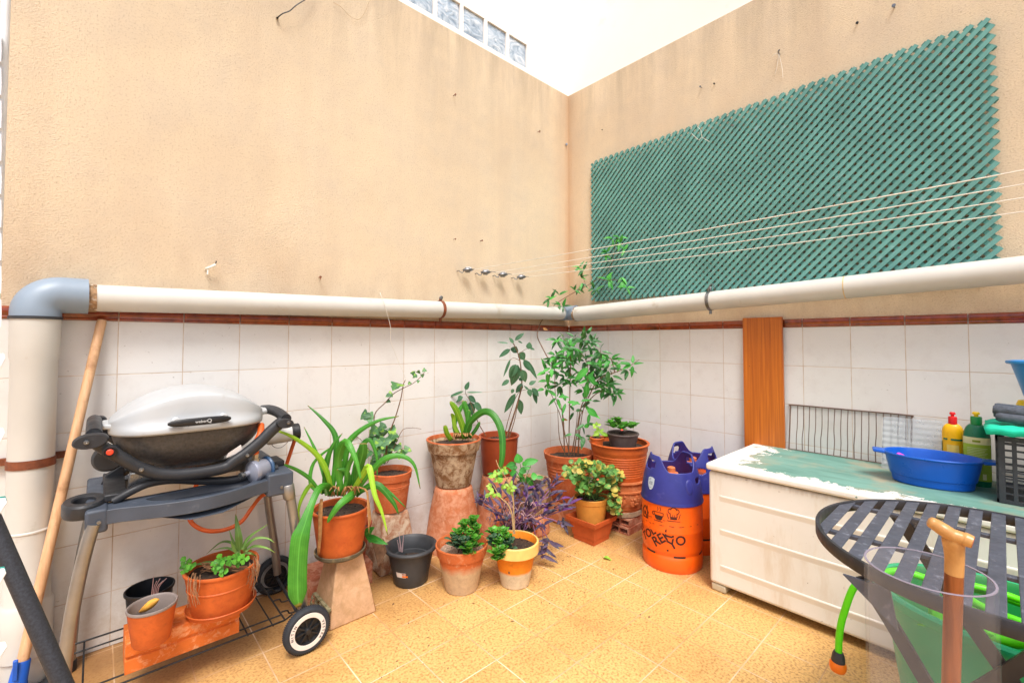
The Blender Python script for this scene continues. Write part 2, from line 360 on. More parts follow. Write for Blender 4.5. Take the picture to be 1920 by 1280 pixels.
class MB:
    """collects shapes in WORLD coordinates, then becomes one mesh object"""
    def __init__(s): s.v = []; s.f = []; s.m = []; s.mi = 0; s.ac = {}
    def add(s, vs, fs):
        b = len(s.v); s.v += [V(p) for p in vs]; s.f += [tuple(i + b for i in f) for f in fs]; s.m += [s.mi] * len(fs); return s
    def box(s, lo, hi, rot=0, c=None):
        x0, y0, z0 = lo; x1, y1, z1 = hi
        vs = [V(p) for p in ((x0, y0, z0), (x1, y0, z0), (x1, y1, z0), (x0, y1, z0), (x0, y0, z1), (x1, y0, z1), (x1, y1, z1), (x0, y1, z1))]
        if rot:
            cc = V(c) if c is not None else V(((x0 + x1) / 2, (y0 + y1) / 2, 0)); R_ = Matrix.Rotation(rot, 3, 'Z'); vs = [R_ @ (p - cc) + cc for p in vs]
        return s.add(vs, [(0, 3, 2, 1), (4, 5, 6, 7), (0, 1, 5, 4), (1, 2, 6, 5), (2, 3, 7, 6), (3, 0, 4, 7)])
    def lathe(s, prof, c, n=40, axis=None, jit=0, a0=0, arc=2 * PI, sx=1, sy=1):
        c = V(c); q = axis and V(axis).normalized().to_track_quat('Z', 'X') or None
        vs = []; fs = []; full = abs(arc - 2 * PI) < 1e-6; nn = n if full else n + 1
        for r, z in prof:
            for i in range(nn):
                a = a0 + arc * i / n; rr = r
                if jit: rr *= 1 + jit * mnoise.noise(V((math.cos(a) * 1.3, math.sin(a) * 1.3, z * 9)) + c * 7)
                p = V((rr * math.cos(a) * sx, rr * math.sin(a) * sy, z))
                vs.append(c + (q @ p if q else p))
        for j in range(len(prof) - 1):
            for i in range(n if full else n):
                i2 = (i + 1) % nn if full else i + 1
                fs.append((j * nn + i, j * nn + i2, (j + 1) * nn + i2, (j + 1) * nn + i))
        return s.add(vs, fs)
    def tube(s, pts, r, n=10, cap=True):
        pts = [V(p) for p in pts]; N = len(pts); rs = r if isinstance(r, (list, tuple)) else [r] * N
        vs = []; fs = []; up = None
        for i, p in enumerate(pts):
            t = (pts[min(i + 1, N - 1)] - pts[max(i - 1, 0)]).normalized()
            if up is None: up = t.orthogonal().normalized()
            else: up = (up - t * up.dot(t)).normalized()
            b = t.cross(up)
            for k in range(n):
                a = 2 * PI * k / n; vs.append(p + (up * math.cos(a) + b * math.sin(a)) * rs[i])
        for i in range(N - 1):
            for k in range(n): fs.append((i * n + k, i * n + (k + 1) % n, (i + 1) * n + (k + 1) % n, (i + 1) * n + k))
        if cap: fs.append(tuple(range(n))[::-1]); fs.append(tuple((N - 1) * n + k for k in range(n)))
        return s.add(vs, fs)
    def prism(s, poly, d):
        """polygon of 3-D points pushed along vector d"""
        n = len(poly); a = [V(p) for p in poly]; b = [p + V(d) for p in a]
        return s.add(a + b, [tuple(range(n))[::-1], tuple(range(n, 2 * n))] + [(i, (i + 1) % n, n + (i + 1) % n, n + i) for i in range(n)])
    def grid(s, rows, closed=False):
        nr = len(rows); nc = len(rows[0]); vs = [p for r_ in rows for p in r_]; fs = []
        for i in range(nr - 1):
            for j in range(nc if closed else nc - 1):
                j2 = (j + 1) % nc; fs.append((i * nc + j, i * nc + j2, (i + 1) * nc + j2, (i + 1) * nc + j))
        return s.add(vs, fs)
    def leaf(s, p, d, up, L, W, shape='ovate', curl=.25, fold=.15, n=6):
        p = V(p); d = V(d).normalized(); up = V(up); side = d.cross(up)
        if side.length < 1e-4: side = d.orthogonal()
        side.normalize(); nn = side.cross(d).normalized()
        vs = []; fs = []
        for i in range(n + 1):
            t = i / n
            if shape == 'ovate': w_ = math.sin(PI * min(1, t ** .75)) ** .8
            elif shape == 'lance': w_ = (math.sin(PI * t ** .7)) ** .9
            elif shape == 'round': w_ = math.sin(PI * (.06 + .94 * t) ** 1.0) ** .45 if 0 < t < 1 else .1
            elif shape == 'obov': w_ = math.sin(PI * t ** 1.7) ** .7 if 0 < t < 1 else .06
            elif shape == 'ivy': w_ = (.15, 1.05, .95, .55, .62, .3, .02)[min(6, int(t * 6 + .01))]
            else: w_ = 1
            w_ = max(w_, .03) * W / 2
            c = p + d * (L * t) + nn * (L * (-curl * t * t + .12 * curl * t))
            vs += [c - side * w_ + nn * w_ * fold * 2, c, c + side * w_ + nn * w_ * fold * 2]
        for i in range(n):
            a = i * 3; fs += [(a, a + 1, a + 4, a + 3), (a + 1, a + 2, a + 5, a + 4)]
        n0 = len(s.v); tone = random.random()
        for q in range(len(vs)): s.ac[n0 + q] = (float(q % 3 - 1), tone, q // 3 / (len(vs) / 3 - 1))
        return s.add(vs, fs)
    def blade(s, pts, wid, face=None, tip=.15, root_=.7, fold=.25, seg=5, blunt=False):
        """strap leaf along a smoothed line; wid metres"""
        P = smooth(pts, seg); N = len(P); vs = []; fs = []
        for i, p in enumerate(P):
            t = i / (N - 1); tg = (P[min(i + 1, N - 1)] - P[max(i - 1, 0)]).normalized()
            f = V(face) if face is not None else (CAM - p)
            sd_ = tg.cross(f)
            if sd_.length < 1e-5: sd_ = tg.orthogonal()
            sd_.normalize(); nn = sd_.cross(tg).normalized()
            if callable(wid): w_ = wid(t) / 2
            else:
                w_ = wid / 2 * (root_ + (1 - root_) * min(1, t * 3)); w_ *= .86; e = (1 - t) / (.3 if blunt else .6)
                if e < 1: w_ *= tip + (1 - tip) * (e ** (.35 if blunt else .8))
            vs += [p - sd_ * w_ + nn * w_ * fold, p, p + sd_ * w_ + nn * w_ * fold]
        for i in range(N - 1):
            a = i * 3; fs += [(a, a + 1, a + 4, a + 3), (a + 1, a + 2, a + 5, a + 4)]
        n0 = len(s.v); tone = random.random()
        for q in range(len(vs)): s.ac[n0 + q] = (float(q % 3 - 1), tone, q // 3 / (len(vs) / 3 - 1))
        return s.add(vs, fs)
    def build(s, name, mat, parent=None, bevel=0, seg=2, smooth_=True, ang=38, loc=None, label=None, solid=0, sub=0):
        o0 = wloc(parent) if parent else (V(loc) if loc is not None else V((0, 0, 0)))
        me = bpy.data.meshes.new(name); me.from_pydata([tuple(p - o0) for p in s.v], [], s.f)
        mats = mat if isinstance(mat, (list, tuple)) else [mat]
        for mm in mats: me.materials.append(mm)
        if len(mats) > 1:
            for p, i in zip(me.polygons, s.m): p.material_index = i
        if s.ac:
            at_ = me.attributes.new('leaf', 'FLOAT_VECTOR', 'POINT')
            for q, val in s.ac.items(): at_.data[q].vector = val
        bm = bmesh.new(); bm.from_mesh(me)
        if not s.ac: bmesh.ops.remove_doubles(bm, verts=bm.verts, dist=1e-6)
        if solid == 0 and name not in OPEN: bmesh.ops.recalc_face_normals(bm, faces=bm.faces)
        bm.to_mesh(me); bm.free()
        if smooth_: me.shade_smooth(); me.set_sharp_from_angle(angle=math.radians(ang))
        o = bpy.data.objects.new(name, me); COL.objects.link(o)
        if parent: o.parent = parent
        elif loc is not None: o.location = loc
        if label: o['label'] = label
        if solid: md = o.modifiers.new('s', 'SOLIDIFY'); md.thickness = solid; md.offset = 0
        if bevel: md = o.modifiers.new('b', 'BEVEL'); md.width = bevel; md.segments = seg; md.limit_method = 'ANGLE'; md.angle_limit = math.radians(32); md.harden_normals = False
        if sub: md = o.modifiers.new('u', 'SUBSURF'); md.levels = md.render_levels = sub
        return o
OPEN = {'foliage', 'leaves'}
def smooth(pts, seg=6):
    pts = [V(p) for p in pts]
    if len(pts) < 3: return [pts[0].lerp(pts[-1], i / seg) for i in range(seg + 1)]
    e = [pts[0] * 2 - pts[1]] + pts + [pts[-1] * 2 - pts[-2]]; out = []
    for i in range(1, len(e) - 2):
        a, b, c, d = e[i - 1:i + 3]
        for k in range(seg):
            t = k / seg
            out.append(.5 * ((2 * b) + (c - a) * t + (2 * a - 5 * b + 4 * c - d) * t * t + (3 * b - a - 3 * c + d) * t ** 3))
    out.append(pts[-1]); return out
def rnd(a, b): return random.uniform(a, b)
def rdir(zmin=-.2, zmax=.8):
    a = rnd(0, 2 * PI); z = rnd(zmin, zmax); r_ = math.sqrt(max(0, 1 - z * z)); return V((r_ * math.cos(a), r_ * math.sin(a), z))

def textmesh(txt, size, font_bold=True):
    cu = bpy.data.curves.new('t', 'FONT'); cu.body = txt; cu.size = size; cu.align_x = 'CENTER'; cu.align_y = 'CENTER'
    if font_bold: cu.offset = size * .019
    cu.resolution_u = 3
    o = bpy.data.objects.new('t', cu); COL.objects.link(o); dg = bpy.context.evaluated_depsgraph_get(); dg.update()
    me = bpy.data.meshes.new_from_object(o.evaluated_get(dg)); bpy.data.objects.remove(o); bpy.data.curves.remove(cu)
    vs = [V(v.co) for v in me.vertices]; fs = [tuple(p.vertices) for p in me.polygons]; bpy.data.meshes.remove(me)
    return vs, fs
def subdivide(vs, fs, cuts=2, edge=.012):
    bm = bmesh.new(); vv = [bm.verts.new(p) for p in vs]
    for f in fs:
        try: bm.faces.new([vv[i] for i in f])
        except ValueError: pass
    bmesh.ops.triangulate(bm, faces=bm.faces)
    for _ in range(5):
        ed = [e for e in bm.edges if e.calc_length() > edge]
        if not ed: break
        bmesh.ops.subdivide_edges(bm, edges=ed, cuts=1); bmesh.ops.triangulate(bm, faces=bm.faces)
    bm.verts.ensure_lookup_table(); bm.verts.index_update()
    out = [v.co.copy() for v in bm.verts], [tuple(v.index for v in f.verts) for f in bm.faces]; bm.free(); return out

# ================================================================== SETTING
f = MB(); f.add([(-6, -6, 0), (.3, -6, 0), (.3, .3, 0), (-6, .3, 0)], [(0, 1, 2, 3)])
tag(f.build('floor', M['floor'], smooth_=False), 'speckled ochre tiled patio floor', None, kind='structure')

TOPZ = 3.046
lw = root('courtyard_wall', 'beige stucco wall on the left, white tiled to waist height behind the grill and pots', 'wall', (-2.5, 0, 0), 'beige courtyard walls')
MB().box((-5.5, 0, 0), (0, .25, TOPZ)).build('stucco_face', M['stucco'], lw, smooth_=False)
MB().box((-5.5, -.009, .001), (-.0005, -.0005, 1.2)).build('tile_dado', M['tile_l'], lw, smooth_=False)
rw = root('courtyard_wall', 'beige stucco wall on the right, carrying the green trellis above its white tiles', 'wall', (0, -2.5, 0), 'beige courtyard walls')
MB().box((0, -5.5, 0), (.25, .25, TOPZ - .0005)).build('stucco_face', M['stucco'], rw, smooth_=False)
MB().box((-.009, -5.5, .001), (-.0005, -.0095, 1.2)).build('tile_dado', M['tile_r'], rw, smooth_=False)
def border(par, horiz, off):
    b = MB(); g = MB(); k = -1
    prof = [(0, 1.2), (.012, 1.2015), (.014, 1.207), (.0125, 1.211), (.016, 1.218), (.018, 1.228), (.015, 1.238), (.008, 1.2435), (0, 1.2435)]
    for k in range(-1, 27):
        a = off + .2 * k + .0022; e = off + .2 * (k + 1) - .0022
        if k == -1: a = .02
        if e - a < .01: continue
        if horiz == 'x': b.prism([(-a, -.0005 - d, z) for d, z in prof], (-(e - a), 0, 0))
        else: b.prism([(-.0005 - d, -a, z) for d, z in prof], (0, -(e - a), 0))
    b.build('border_tile', M['border'], par, ang=30, label='glossy brown moulded border tiles')
    if horiz == 'x': g.box((-5.5, -.008, 1.2001), (-.0005, -.0004, 1.2425))
    else: g.box((-.008, -5.5, 1.2001), (-.0004, -.0085, 1.2425))
    g.build('grout_strip', M['grout'], par, smooth_=False)
border(lw, 'x', .2216); border(rw, 'y', .1704)

ul = root('upper_wall', 'white plastered upper wall with a row of glass blocks, above the left stucco wall', 'wall', (-2.5, .01, TOPZ), 'white upper walls')
w_ = MB(); xs = []
blocks = [(-.443 - .1965 * i - .17, -.443 - .1965 * i) for i in range(7)]
w_.box((-5.5, .012, TOPZ + .0005), (.012, .25, 3.088)); w_.box((-5.5, .012, 3.262), (.012, .25, 5.2))
edges = [.012] + [e for b in blocks for e in (b[1], b[0])] + [-5.5]
for i in range(0, len(edges), 2): w_.box((edges[i + 1], .012, 3.088), (edges[i], .25, 3.262))
w_.build('plaster_face', M['plaster'], ul, smooth_=False)
for x0, x1 in blocks:
    g = MB(); n_ = 9; rows = []
    for i in range(n_ + 1):
        rows.append([V((x0 + .002 + (x1 - x0 - .004) * i / n_, .026 - .006 * (1 - (2 * i / n_ - 1) ** 6) * (1 - (2 * j / n_ - 1) ** 6), 3.09 + .17 * j / n_)) for j in range(n_ + 1)])
    g.grid(rows); g.box((x0 + .0015, .03, 3.0895), (x1 - .0015, .2, 3.2605)); g.build('glass_block', M['glass'], ul)
ur = root('upper_wall', 'white plastered upper wall above the right stucco wall with the trellis', 'wall', (.01, -2.5, TOPZ), 'white upper walls')
MB().box((.012, -5.5, TOPZ + .0005), (.25, .011, 5.2)).build('plaster_face', M['plaster'], ur, smooth_=False)

# ================================================================== PIPES
dp = root('drain_pipe', 'cream plastic drainpipe standing in the left corner behind the broomstick, rusty strap round it', 'pipe', (-2.835, -.075, 0))
cx, cy, rr = -2.832, -.076, .056
prof = [(rr, .0), (rr, .10), (rr + .007, .105), (rr + .007, .19), (rr + .0075, .265), (rr + .002, .275), (rr, .28), (rr, .50), (rr + .0025, .503), (rr + .0025, .507), (rr, .51), (rr, 1.06), (rr + .004, 1.075), (rr + .005, 1.21)]
MB().lathe(prof, (cx, cy, 0), 48).build('pipe_shaft', M['pvc'], dp)
e = MB(); R_ = .062; bend = []
for i in range(13):
    a = PI * i / 24; bend.append((cx + .062 - .062 * math.cos(a), cy + .012 * i / 12, 1.222 + .062 * math.sin(a)))
e.tube([(cx, cy, 1.203)] + bend + [(cx + .125, cy + .016, 1.2845)], R_ + .0, 40); e.build('elbow', M['pvc_grey'], dp, ang=60)
MB().lathe([(rr + .006, 1.198), (R_ + .003, 1.199), (R_ + .003, 1.207), (R_, 1.208)], (cx, cy, 0), 40).build('joint_ring', M['anth'], dp)
st = MB(); st.lathe([(rr + .0005, -.014), (rr + .003, -.014), (rr + .003, .014), (rr + .0005, .014)], (cx, cy, .725), 40)
st.box((cx - .105, -.03, .715), (cx - rr + .004, -.012, .737)); st.box((cx + rr - .012, -.03, .717), (cx + rr + .035, -.012, .739)); st.build('strap', M['rust'], dp)
MB().lathe([(.0, .0), (.105, .0), (.11, .012), (.09, .02), (.06, .021)], (cx, cy - .01, .001), 32, jit=.08).build('drain_collar', M['anth'], dp)

hp = root('drain_pipe', 'cream plastic pipe running level along the left wall just above the brown border', 'pipe', (-2.7, -.062, 1.28))
A = V((-2.705, -.06, 1.2795)); B = V((-.115, -.06, 1.3345)); ax = (B - A).normalized()
MB().tube([A + (B - A) * (i / 20) + V((0, 0, -.002 * math.sin(PI * i / 20))) for i in range(21)], .0485, 40).build('pipe_run', M['pvc'], hp, ang=60)
MB().tube([A - ax * .012, A + ax * .022], .0505, 36).build('glue_seam', simple('glue_stain', (150, 118, 84), .8, .5, 60, dirt=((226, 216, 200), 40, .5)), hp, ang=60)
def clamp(par, c, axis, wallvec, mat, r):
    b = MB(); b.lathe([(r + .0006, -.009), (r + .0032, -.009), (r + .0032, .009), (r + .0006, .009)], c, 32, axis=axis)
    for sgn in (1, -1): b.tube([V(c) + V((0, 0, sgn * (r + .001))), V(c) + V((0, 0, sgn * (r + .022)))], .008, 10); 
    o = b.build('clamp', mat, par)
    h = MB()
    h.lathe([(0, .0), (.011, .0), (.012, .006), (.008, .012), (0, .013)], V(c) + V((0, 0, r + .018)) - V(wallvec) * .004, 14, axis=-V(wallvec)); h.build('screw', M['steel'], o)
clamp(hp, A.lerp(B, .575), ax, (0, 1, 0), M['rust'], .0485)
cl = V((-.137, -.06, 1.334))
elb = [cl + V((-.02, 0, 0)), cl + V((0.0, 0, 0)), cl + V((.03, -.002, .001)), cl + V((.042, -.02, .002)), cl + V((.043, -.045, .002)), cl + V((.043, -.095, .004))]
MB().tube(smooth(elb, 5), .0525, 36).build('elbow', M['pvc_grey'], hp, ang=60, label='short grey elbow in the corner')

hr = root('drain_pipe', 'cream plastic pipe running along the right wall under the green trellis', 'pipe', (-.06, -1.5, 1.38))
XP = -.094; _a, _b = PX(1150, 582, XP), PX(1900, 507.5, XP); _s = (_b.z - _a.z) / (_b.y - _a.y); A2 = V((XP, -.15, _a.z + _s * (-.15 - _a.y))); B2 = V((XP, -4.6, _a.z + _s * (-4.6 - _a.y))); ax2 = (B2 - A2).normalized()
MB().tube([A2 + (B2 - A2) * (i / 20) for i in range(21)], .053, 40).build('pipe_run', M['pvc'], hr, ang=60)
MB().tube([A2 - ax2 * .004, A2 + ax2 * .012], .0542, 36).build('glue_seam', MATS['glue_stain'], hr, ang=60)
s_ = A2 + ax2 * 1.62; MB().tube([s_, s_ + ax2 * .004], .0536, 36).build('glue_seam', simple('yellow_glue', (206, 178, 120), .7, .3, 40), hr, ang=60)
cpt = PX(1332, 560, XP); cpt = A2 + ax2 * ((cpt.y - A2.y) / ax2.y)
clamp(hr, cpt, ax2, (1, 0, 0), M['steel'], .053)
hk = MB(); hk.tube(smooth([cpt + V((-.03, 0, .048)), cpt + V((-.035, -.012, .085)), cpt + V((-.03, -.03, .09)), cpt + V((-.03, -.035, .07))], 5), .0022, 6)
hk.build('wire_hook', M['steel'], hr)

# string hanging from the left pipe
s0 = PY(714, 552, -.112); pts = [PY(712, 548, -.06), s0, PY(722, 575, -.115), PY(732, 612, -.11), PY(733, 640, -.09), PY(745, 672, -.075), PY(757, 700, -.07), PY(762, 716, -.07)]
tag(MB().tube(smooth(pts, 5), .0012, 5).build('string', M['cord'], loc=s0), 'thin white string hanging down from the left pipe beside its rusty clamp', 'string')

# ================================================================== TRELLIS
tr = root('trellis', 'big teal green diagonal lattice panel fixed to the right wall', 'trellis', (-.02, -1.25, 1.42))
ty0, ty1, tz0, tz1 = -.246, -2.262, 1.425, 2.437; tooth = .0435; sw = .0178
def slats(sign, x0, x1, mat, name):
    b = MB(); W = ty0 - ty1; H = tz1 - tz0; n = int((W + H) / tooth) + 1
    for k in range(1, n):
        c = k * tooth
        # line a + sign... coordinates a = distance from left edge, h = height
        if sign > 0: a0, h0 = (0, H - c) if c <= H else (c - H, 0); a1, h1 = (c, H) if c <= W else (W, H - (c - W))       # rising to the right
        else: a0, h0 = (0, c) if c <= H else (c - H, H); a1, h1 = (c, 0) if c <= W else (W, c - W)
        d = V((a1 - a0, h1 - h0)); 
        if d.length < .01: continue
        d.normalize(); nrm = V((-d.y, d.x)); ex = sw * .5 + rnd(-.002, .003)
        p0 = V((a0, h0)) - d * ex; p1 = V((a1, h1)) + d * (ex + rnd(-.002, .003)); dx = rnd(-.0006, .0006)
        q = [p0 + nrm * sw / 2, p0 - nrm * sw / 2, p1 - nrm * sw / 2, p1 + nrm * sw / 2]
        vs = [(x0 + dx, ty0 - t.x, tz0 + t.y) for t in q] + [(x1 + dx, ty0 - t.x, tz0 + t.y) for t in q]
        b.add(vs, [(0, 1, 2, 3), (7, 6, 5, 4), (0, 4, 5, 1), (1, 5, 6, 2), (2, 6, 7, 3), (3, 7, 4, 0)])
    b.build(name, mat, tr, smooth_=False)
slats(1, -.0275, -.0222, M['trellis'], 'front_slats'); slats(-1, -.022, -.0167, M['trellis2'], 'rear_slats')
for (yy, zz) in ((-.35, 1.5), (-.35, 2.36), (-1.25, 2.36), (-2.15, 2.36), (-2.15, 1.52)): MB().tube([(-.0005, yy, zz), (-.0288, yy, zz)], .005, 8).build('fixing_screw', M['steel'], tr)
pts = [PX(1296, 250, -.045), PX(1310, 262, -.05), PX(1316, 258, -.048), PX(1330, 266, -.045)]
b = MB().tube(smooth(pts, 4), .0012, 5); b.tube(smooth([PX(1316, 258, -.045), PX(1314, 245, -.05), PX(1308, 238, -.045)], 4), .0011, 5); b.build('cord_tie', M['cord'], tr)

# ================================================================== CLOTHES LINES
ends = [((863, 508), (885, 503), -.986), ((897, 513), (925, 508), -.814), ((930, 517), (955, 513), -.675), ((965, 521), (987, 518), -.517)]
zend = [1.582, 1.587, 1.579, 1.568]
nm = ['farthest left', 'second from the left', 'third from the left', 'nearest the corner']
for i, ((hu, hv), (tu, tv), lx) in enumerate(ends):
    h0 = PY(hu, hv, -.022); t0 = V((lx - .005, -.06, 1.566)); r0 = root('clothesline', 'white clothesline whose metal tensioner hook on the left wall is ' + nm[i], 'clothesline', (h0.x, 0, h0.z), 'clotheslines across the patio')
    P0 = V((lx, -.085, 1.566)); P1 = V((lx, -4.6, zend[i] + (zend[i] - 1.566) * 1.0 + .004))
    pp = [P0.lerp(P1, t / 24) + V((0, 0, -.05 * math.sin(PI * t / 24) ** 1.0 * .6)) for t in range(25)]
    MB().tube(pp, .0017, 6).build('cord', M['cord'], r0)
    hk = [V((h0.x - .01, 0, h0.z)), V((h0.x - .006, -.018, h0.z + .002)), V((h0.x - .004, -.03, h0.z - .008)), V((h0.x + .008, -.036, h0.z - .01)), V((h0.x + .016, -.034, h0.z + .002))]
    MB().tube(smooth(hk, 5), .0028, 7).build('hook', M['steel'], r0)
    c = V((h0.x + .042, -.045, 1.566)); d = V((1, -.45, .08)).normalized(); b = MB()
    b.lathe([(.0, -.036), (.007, -.03), (.016, -.015), (.0195, 0), (.016, .015), (.007, .03), (0, .036)], c, 14, axis=d, sx=.75)
    for k in range(5):
        a = 2 * PI * k / 5; b.tube([c + d * -.016 + V((0, math.cos(a) * .012, math.sin(a) * .015)), c + d * .016 + V((0, math.cos(a) * .013, math.sin(a) * .0165))], .0022, 5)
    b.tube(smooth([c + d * .03, c + d * .04 + V((0, 0, .003)), P0], 4), .002, 5)
    b.build('tensioner', M['steel'], r0)

# ================================================================== WALL HOOKS AND NAILS
def nail(p, nvec, label, bent=0, mat='rust', L=.022, r=.0035):
    p = V(p); nv = V(nvec); b = MB(); b.tube(smooth([p, p + nv * L * .6, p + nv * L + V((0, 0, -bent * .5)), p + nv * L + V((0, 0, -bent * 1.6 - .001))], 3), r * .6, 7)
    b.lathe([(0, 0), (r * 1.6, .0), (r * 1.5, .003), (0, .004)], p + nv * L, 10, axis=nv)
    o = b.build('wall_nail', M[mat] if mat in M else mat, loc=p); return tag(o, label, 'nail', 'nails and plugs left in the walls')
N1 = (0, -1, 0); N2 = (-1, 0, 0)
nail(PY(598, 520), N1, 'bent rusty nail in the left wall above the pipe, left of its clamp', .008)
nail(PY(850, 180), N1, 'rusty nail high on the left wall, below the glass blocks', .006)
nail(PY(1008, 248), N1, 'rusty nail in the left wall closest to the corner', .008)
nail(PY(850, 449), N1, 'small nail in the left wall above the leftmost clothesline hook', .004, r=.0025)
nail(PY(900, 452), N1, 'rusty screw in the left wall above the second clothesline hook', .0)
nail(PY(1062, 272), V((-.7, -.7, 0)), 'round screw head in the corner where the walls meet, rust below it', 0, 'steel', .012, .006)
nail(PX(1316, 165), N2, 'grey plug in the right wall above the trellis, the left one of a close pair', .004, 'steel')
nail(PX(1340, 158), N2, 'tiny dark nail in the right wall above the trellis, right one of a close pair', 0, 'black', .008, .003)
nail(PX(1677, 15), N2, 'grey plug in the right wall at the very top of the picture', .004, 'steel', .02, .005)
nail(PX(1608, 45), N2, 'dark nail in the right wall above the middle of the trellis', 0, 'black', .01, .004)
nail(PX(1130, 244), N2, 'tiny dark nail in the right wall above the left end of the trellis', 0, 'black', .006, .0025)
h = root('wall_hook', 'grey hook on the right wall with two loose white strings hanging from it', 'hook', PX(1462, 103))
p = PX(1462, 103); MB().tube(smooth([p, p + V((-.015, 0, 0)), p + V((-.022, 0, .008)), p + V((-.022, -.006, .015))], 3), .004, 7).build('hook', M['steel'], h)
b = MB(); b.tube(smooth([p + V((-.016, 0, 0)), PX(1457, 125, -.012), PX(1453, 140, -.006)], 4), .0013, 5); b.tube(smooth([p + V((-.016, 0, 0)), PX(1466, 125, -.012), PX(1468, 146, -.006)], 4), .0013, 5)
b.tube(smooth([p + V((-.016, 0, 0)), p + V((-.02, .02, .003)), p + V((-.01, .034, .0))], 4), .0013, 5); b.build('string', M['cord'], h)
h = root('wall_hook', 'white plugged hook with a dark tip on the left wall above the pipe', 'hook', PY(390, 508))
p = PY(386, 506); b = MB().tube(smooth([p, p + V((.0, -.02, .004)), p + V((.012, -.03, .010)), p + V((.03, -.03, .022))], 4), .005, 8); b.tube([p + V((.005, -.022, .002)), p + V((.002, -.024, -.022))], .0035, 7); b.build('white_plug', M['cord'], h)
MB().tube([p + V((.028, -.03, .018)), p + V((.032, -.03, .038))], .0022, 6).build('tip', M['black'], h)
pts = [PY(520, 34, -.01), PY(530, 26, -.03), PY(543, 21, -.03), PY(556, 10, -.04), PY(575, -2, -.03), PY(590, -14, -.02)]
tag(MB().tube(smooth(pts, 4), .0025, 6).tube([PY(520, 34), PY(520, 34, -.015)], .005, 7).build('wire', M['black'], loc=PY(520, 34)), 'dark twisted wire fixed to the left wall at the top of the picture', 'wire')
pts = [PY(625, 5, -.008), PY(640, 14, -.012), PY(655, 30, -.01), PY(672, 37, -.01), PY(684, 24, -.012), PY(692, 4, -.01), PY(700, -10, -.01)]
tag(MB().tube(smooth(pts, 4), .0009, 5).build('thread', M['twig2'], loc=pts[0]), 'thin sagging thread against the top of the left wall', 'thread')
# ================================================================== BROOM, POLE, AIRER AT THE LEFT EDGE
bt = V((-2.668, -.03, 1.203)); bb = V((-2.834, -.178, .10))
bd = (bt - bb).normalized()
br = root('mop', 'pale wooden mop stick in a blue socket, leaning on the left wall by the drainpipe', 'mop', (bb.x, bb.y, 0))
MB().tube([bb, bb + bd * .5, bt - bd * .01, bt], [.0145, .0145, .0145, .0125], 20).build('stick', M['broom'], br, ang=50)
b = MB(); b.lathe([(.0, -.1), (.035, -.1), (.034, -.06), (.022, -.03), (.019, .03), (.0175, .032), (.016, .03)], bb, 20, axis=bd); b.build('socket', M['mopblue'], br)
b = MB(); b.box((bb.x - .014, bb.y - .03, .09), (bb.x - .003, bb.y - .018, .15)); b.build('clip', M['mopblue'], br, bevel=.002)
b = MB(); base = bb - bd * .1
for i in range(60):
    a = rnd(0, 2 * PI); r_ = rnd(.01, .10); q = V((base.x + r_ * math.cos(a), base.y + r_ * math.sin(a) * .8 - .02, .008)); q.y = min(q.y, -.012)
    b.tube(smooth([base + V((math.cos(a) * .02, math.sin(a) * .02, .03)), base.lerp(q, .5) + V((0, 0, .03)), q], 3), .004, 5)
b.build('mop_strands', simple('mop_cotton', (120, 130, 140), .95), br)

pA = PD(0, 1012, .80); pB = PD(118, 1282, .80); dd = (pB - pA); t_end = (0.02 - pA.z) / dd.z
top_ = pA - dd * .55; bot_ = pA + dd * t_end
pl = root('leaning_pole', 'matt black metal tube slanting across the lower left corner in front of the mop', 'pole', (bot_.x, bot_.y, 0))
MB().tube([top_, bot_], .0135, 18).build('tube', simple('speckled_black_tube', (44, 47, 54), .55, .4, 260, bump=.2, bscale=500), pl)
MB().tube([bot_ - dd.normalized() * .03, bot_ + dd.normalized() * .012], .017, 18).build('foot_cap', M['black'], pl)

# hanging airer seen as a sliver at the very left edge
aer = PD(-12, 640, .62); ar = root('drying_rack', 'white plastic rack with teal tipped arms, a sliver at the left edge of the picture', 'rack', (aer.x, aer.y, 0))
pt, pb = PD(-9, 60, .62), PD(-8, 1290, .62)
MB().tube([V((aer.x, aer.y, 0.0)), V((aer.x, aer.y, 1.66))], .005, 10).build('post', M['aero'], ar)
for i, (v, L, teal) in enumerate([(672, 11, 0), (812, 10, 0), (942, 14, 1), (1074, 12, 1), (1212, 14, 0)]):
    a0 = PD(-6, v + 30, .62); a1 = PD(L, v, .62); a2 = PD(L - 4, v - 10, .62); a3 = PD(-6, v - 8, .62)
    o = MB().prism([a0, a1, a2, a3], ray(-6, v) * .05).build('arm', M['aero'], ar, bevel=.001)
    if teal: MB().prism([a2 + UPV * .0003, a1.lerp(a2, .4) + RGT * .0008, a2 + UPV * .002, a3 + UPV * .002, a3 + UPV * .0003], ray(-6, v) * .05).build('edge_strip', M['aeroteal'], o)
b = MB()
for k in range(9):
    v = 60 + k * 62; b.prism([PD(-9, v, .62), PD(2.5, v + 6, .62), PD(3.2, v + 32, .62), PD(2.2, v + 56, .62), PD(-9, v + 58, .62)], ray(-9, v) * .006)
b.build('hanging_slip', M['aero'], ar)

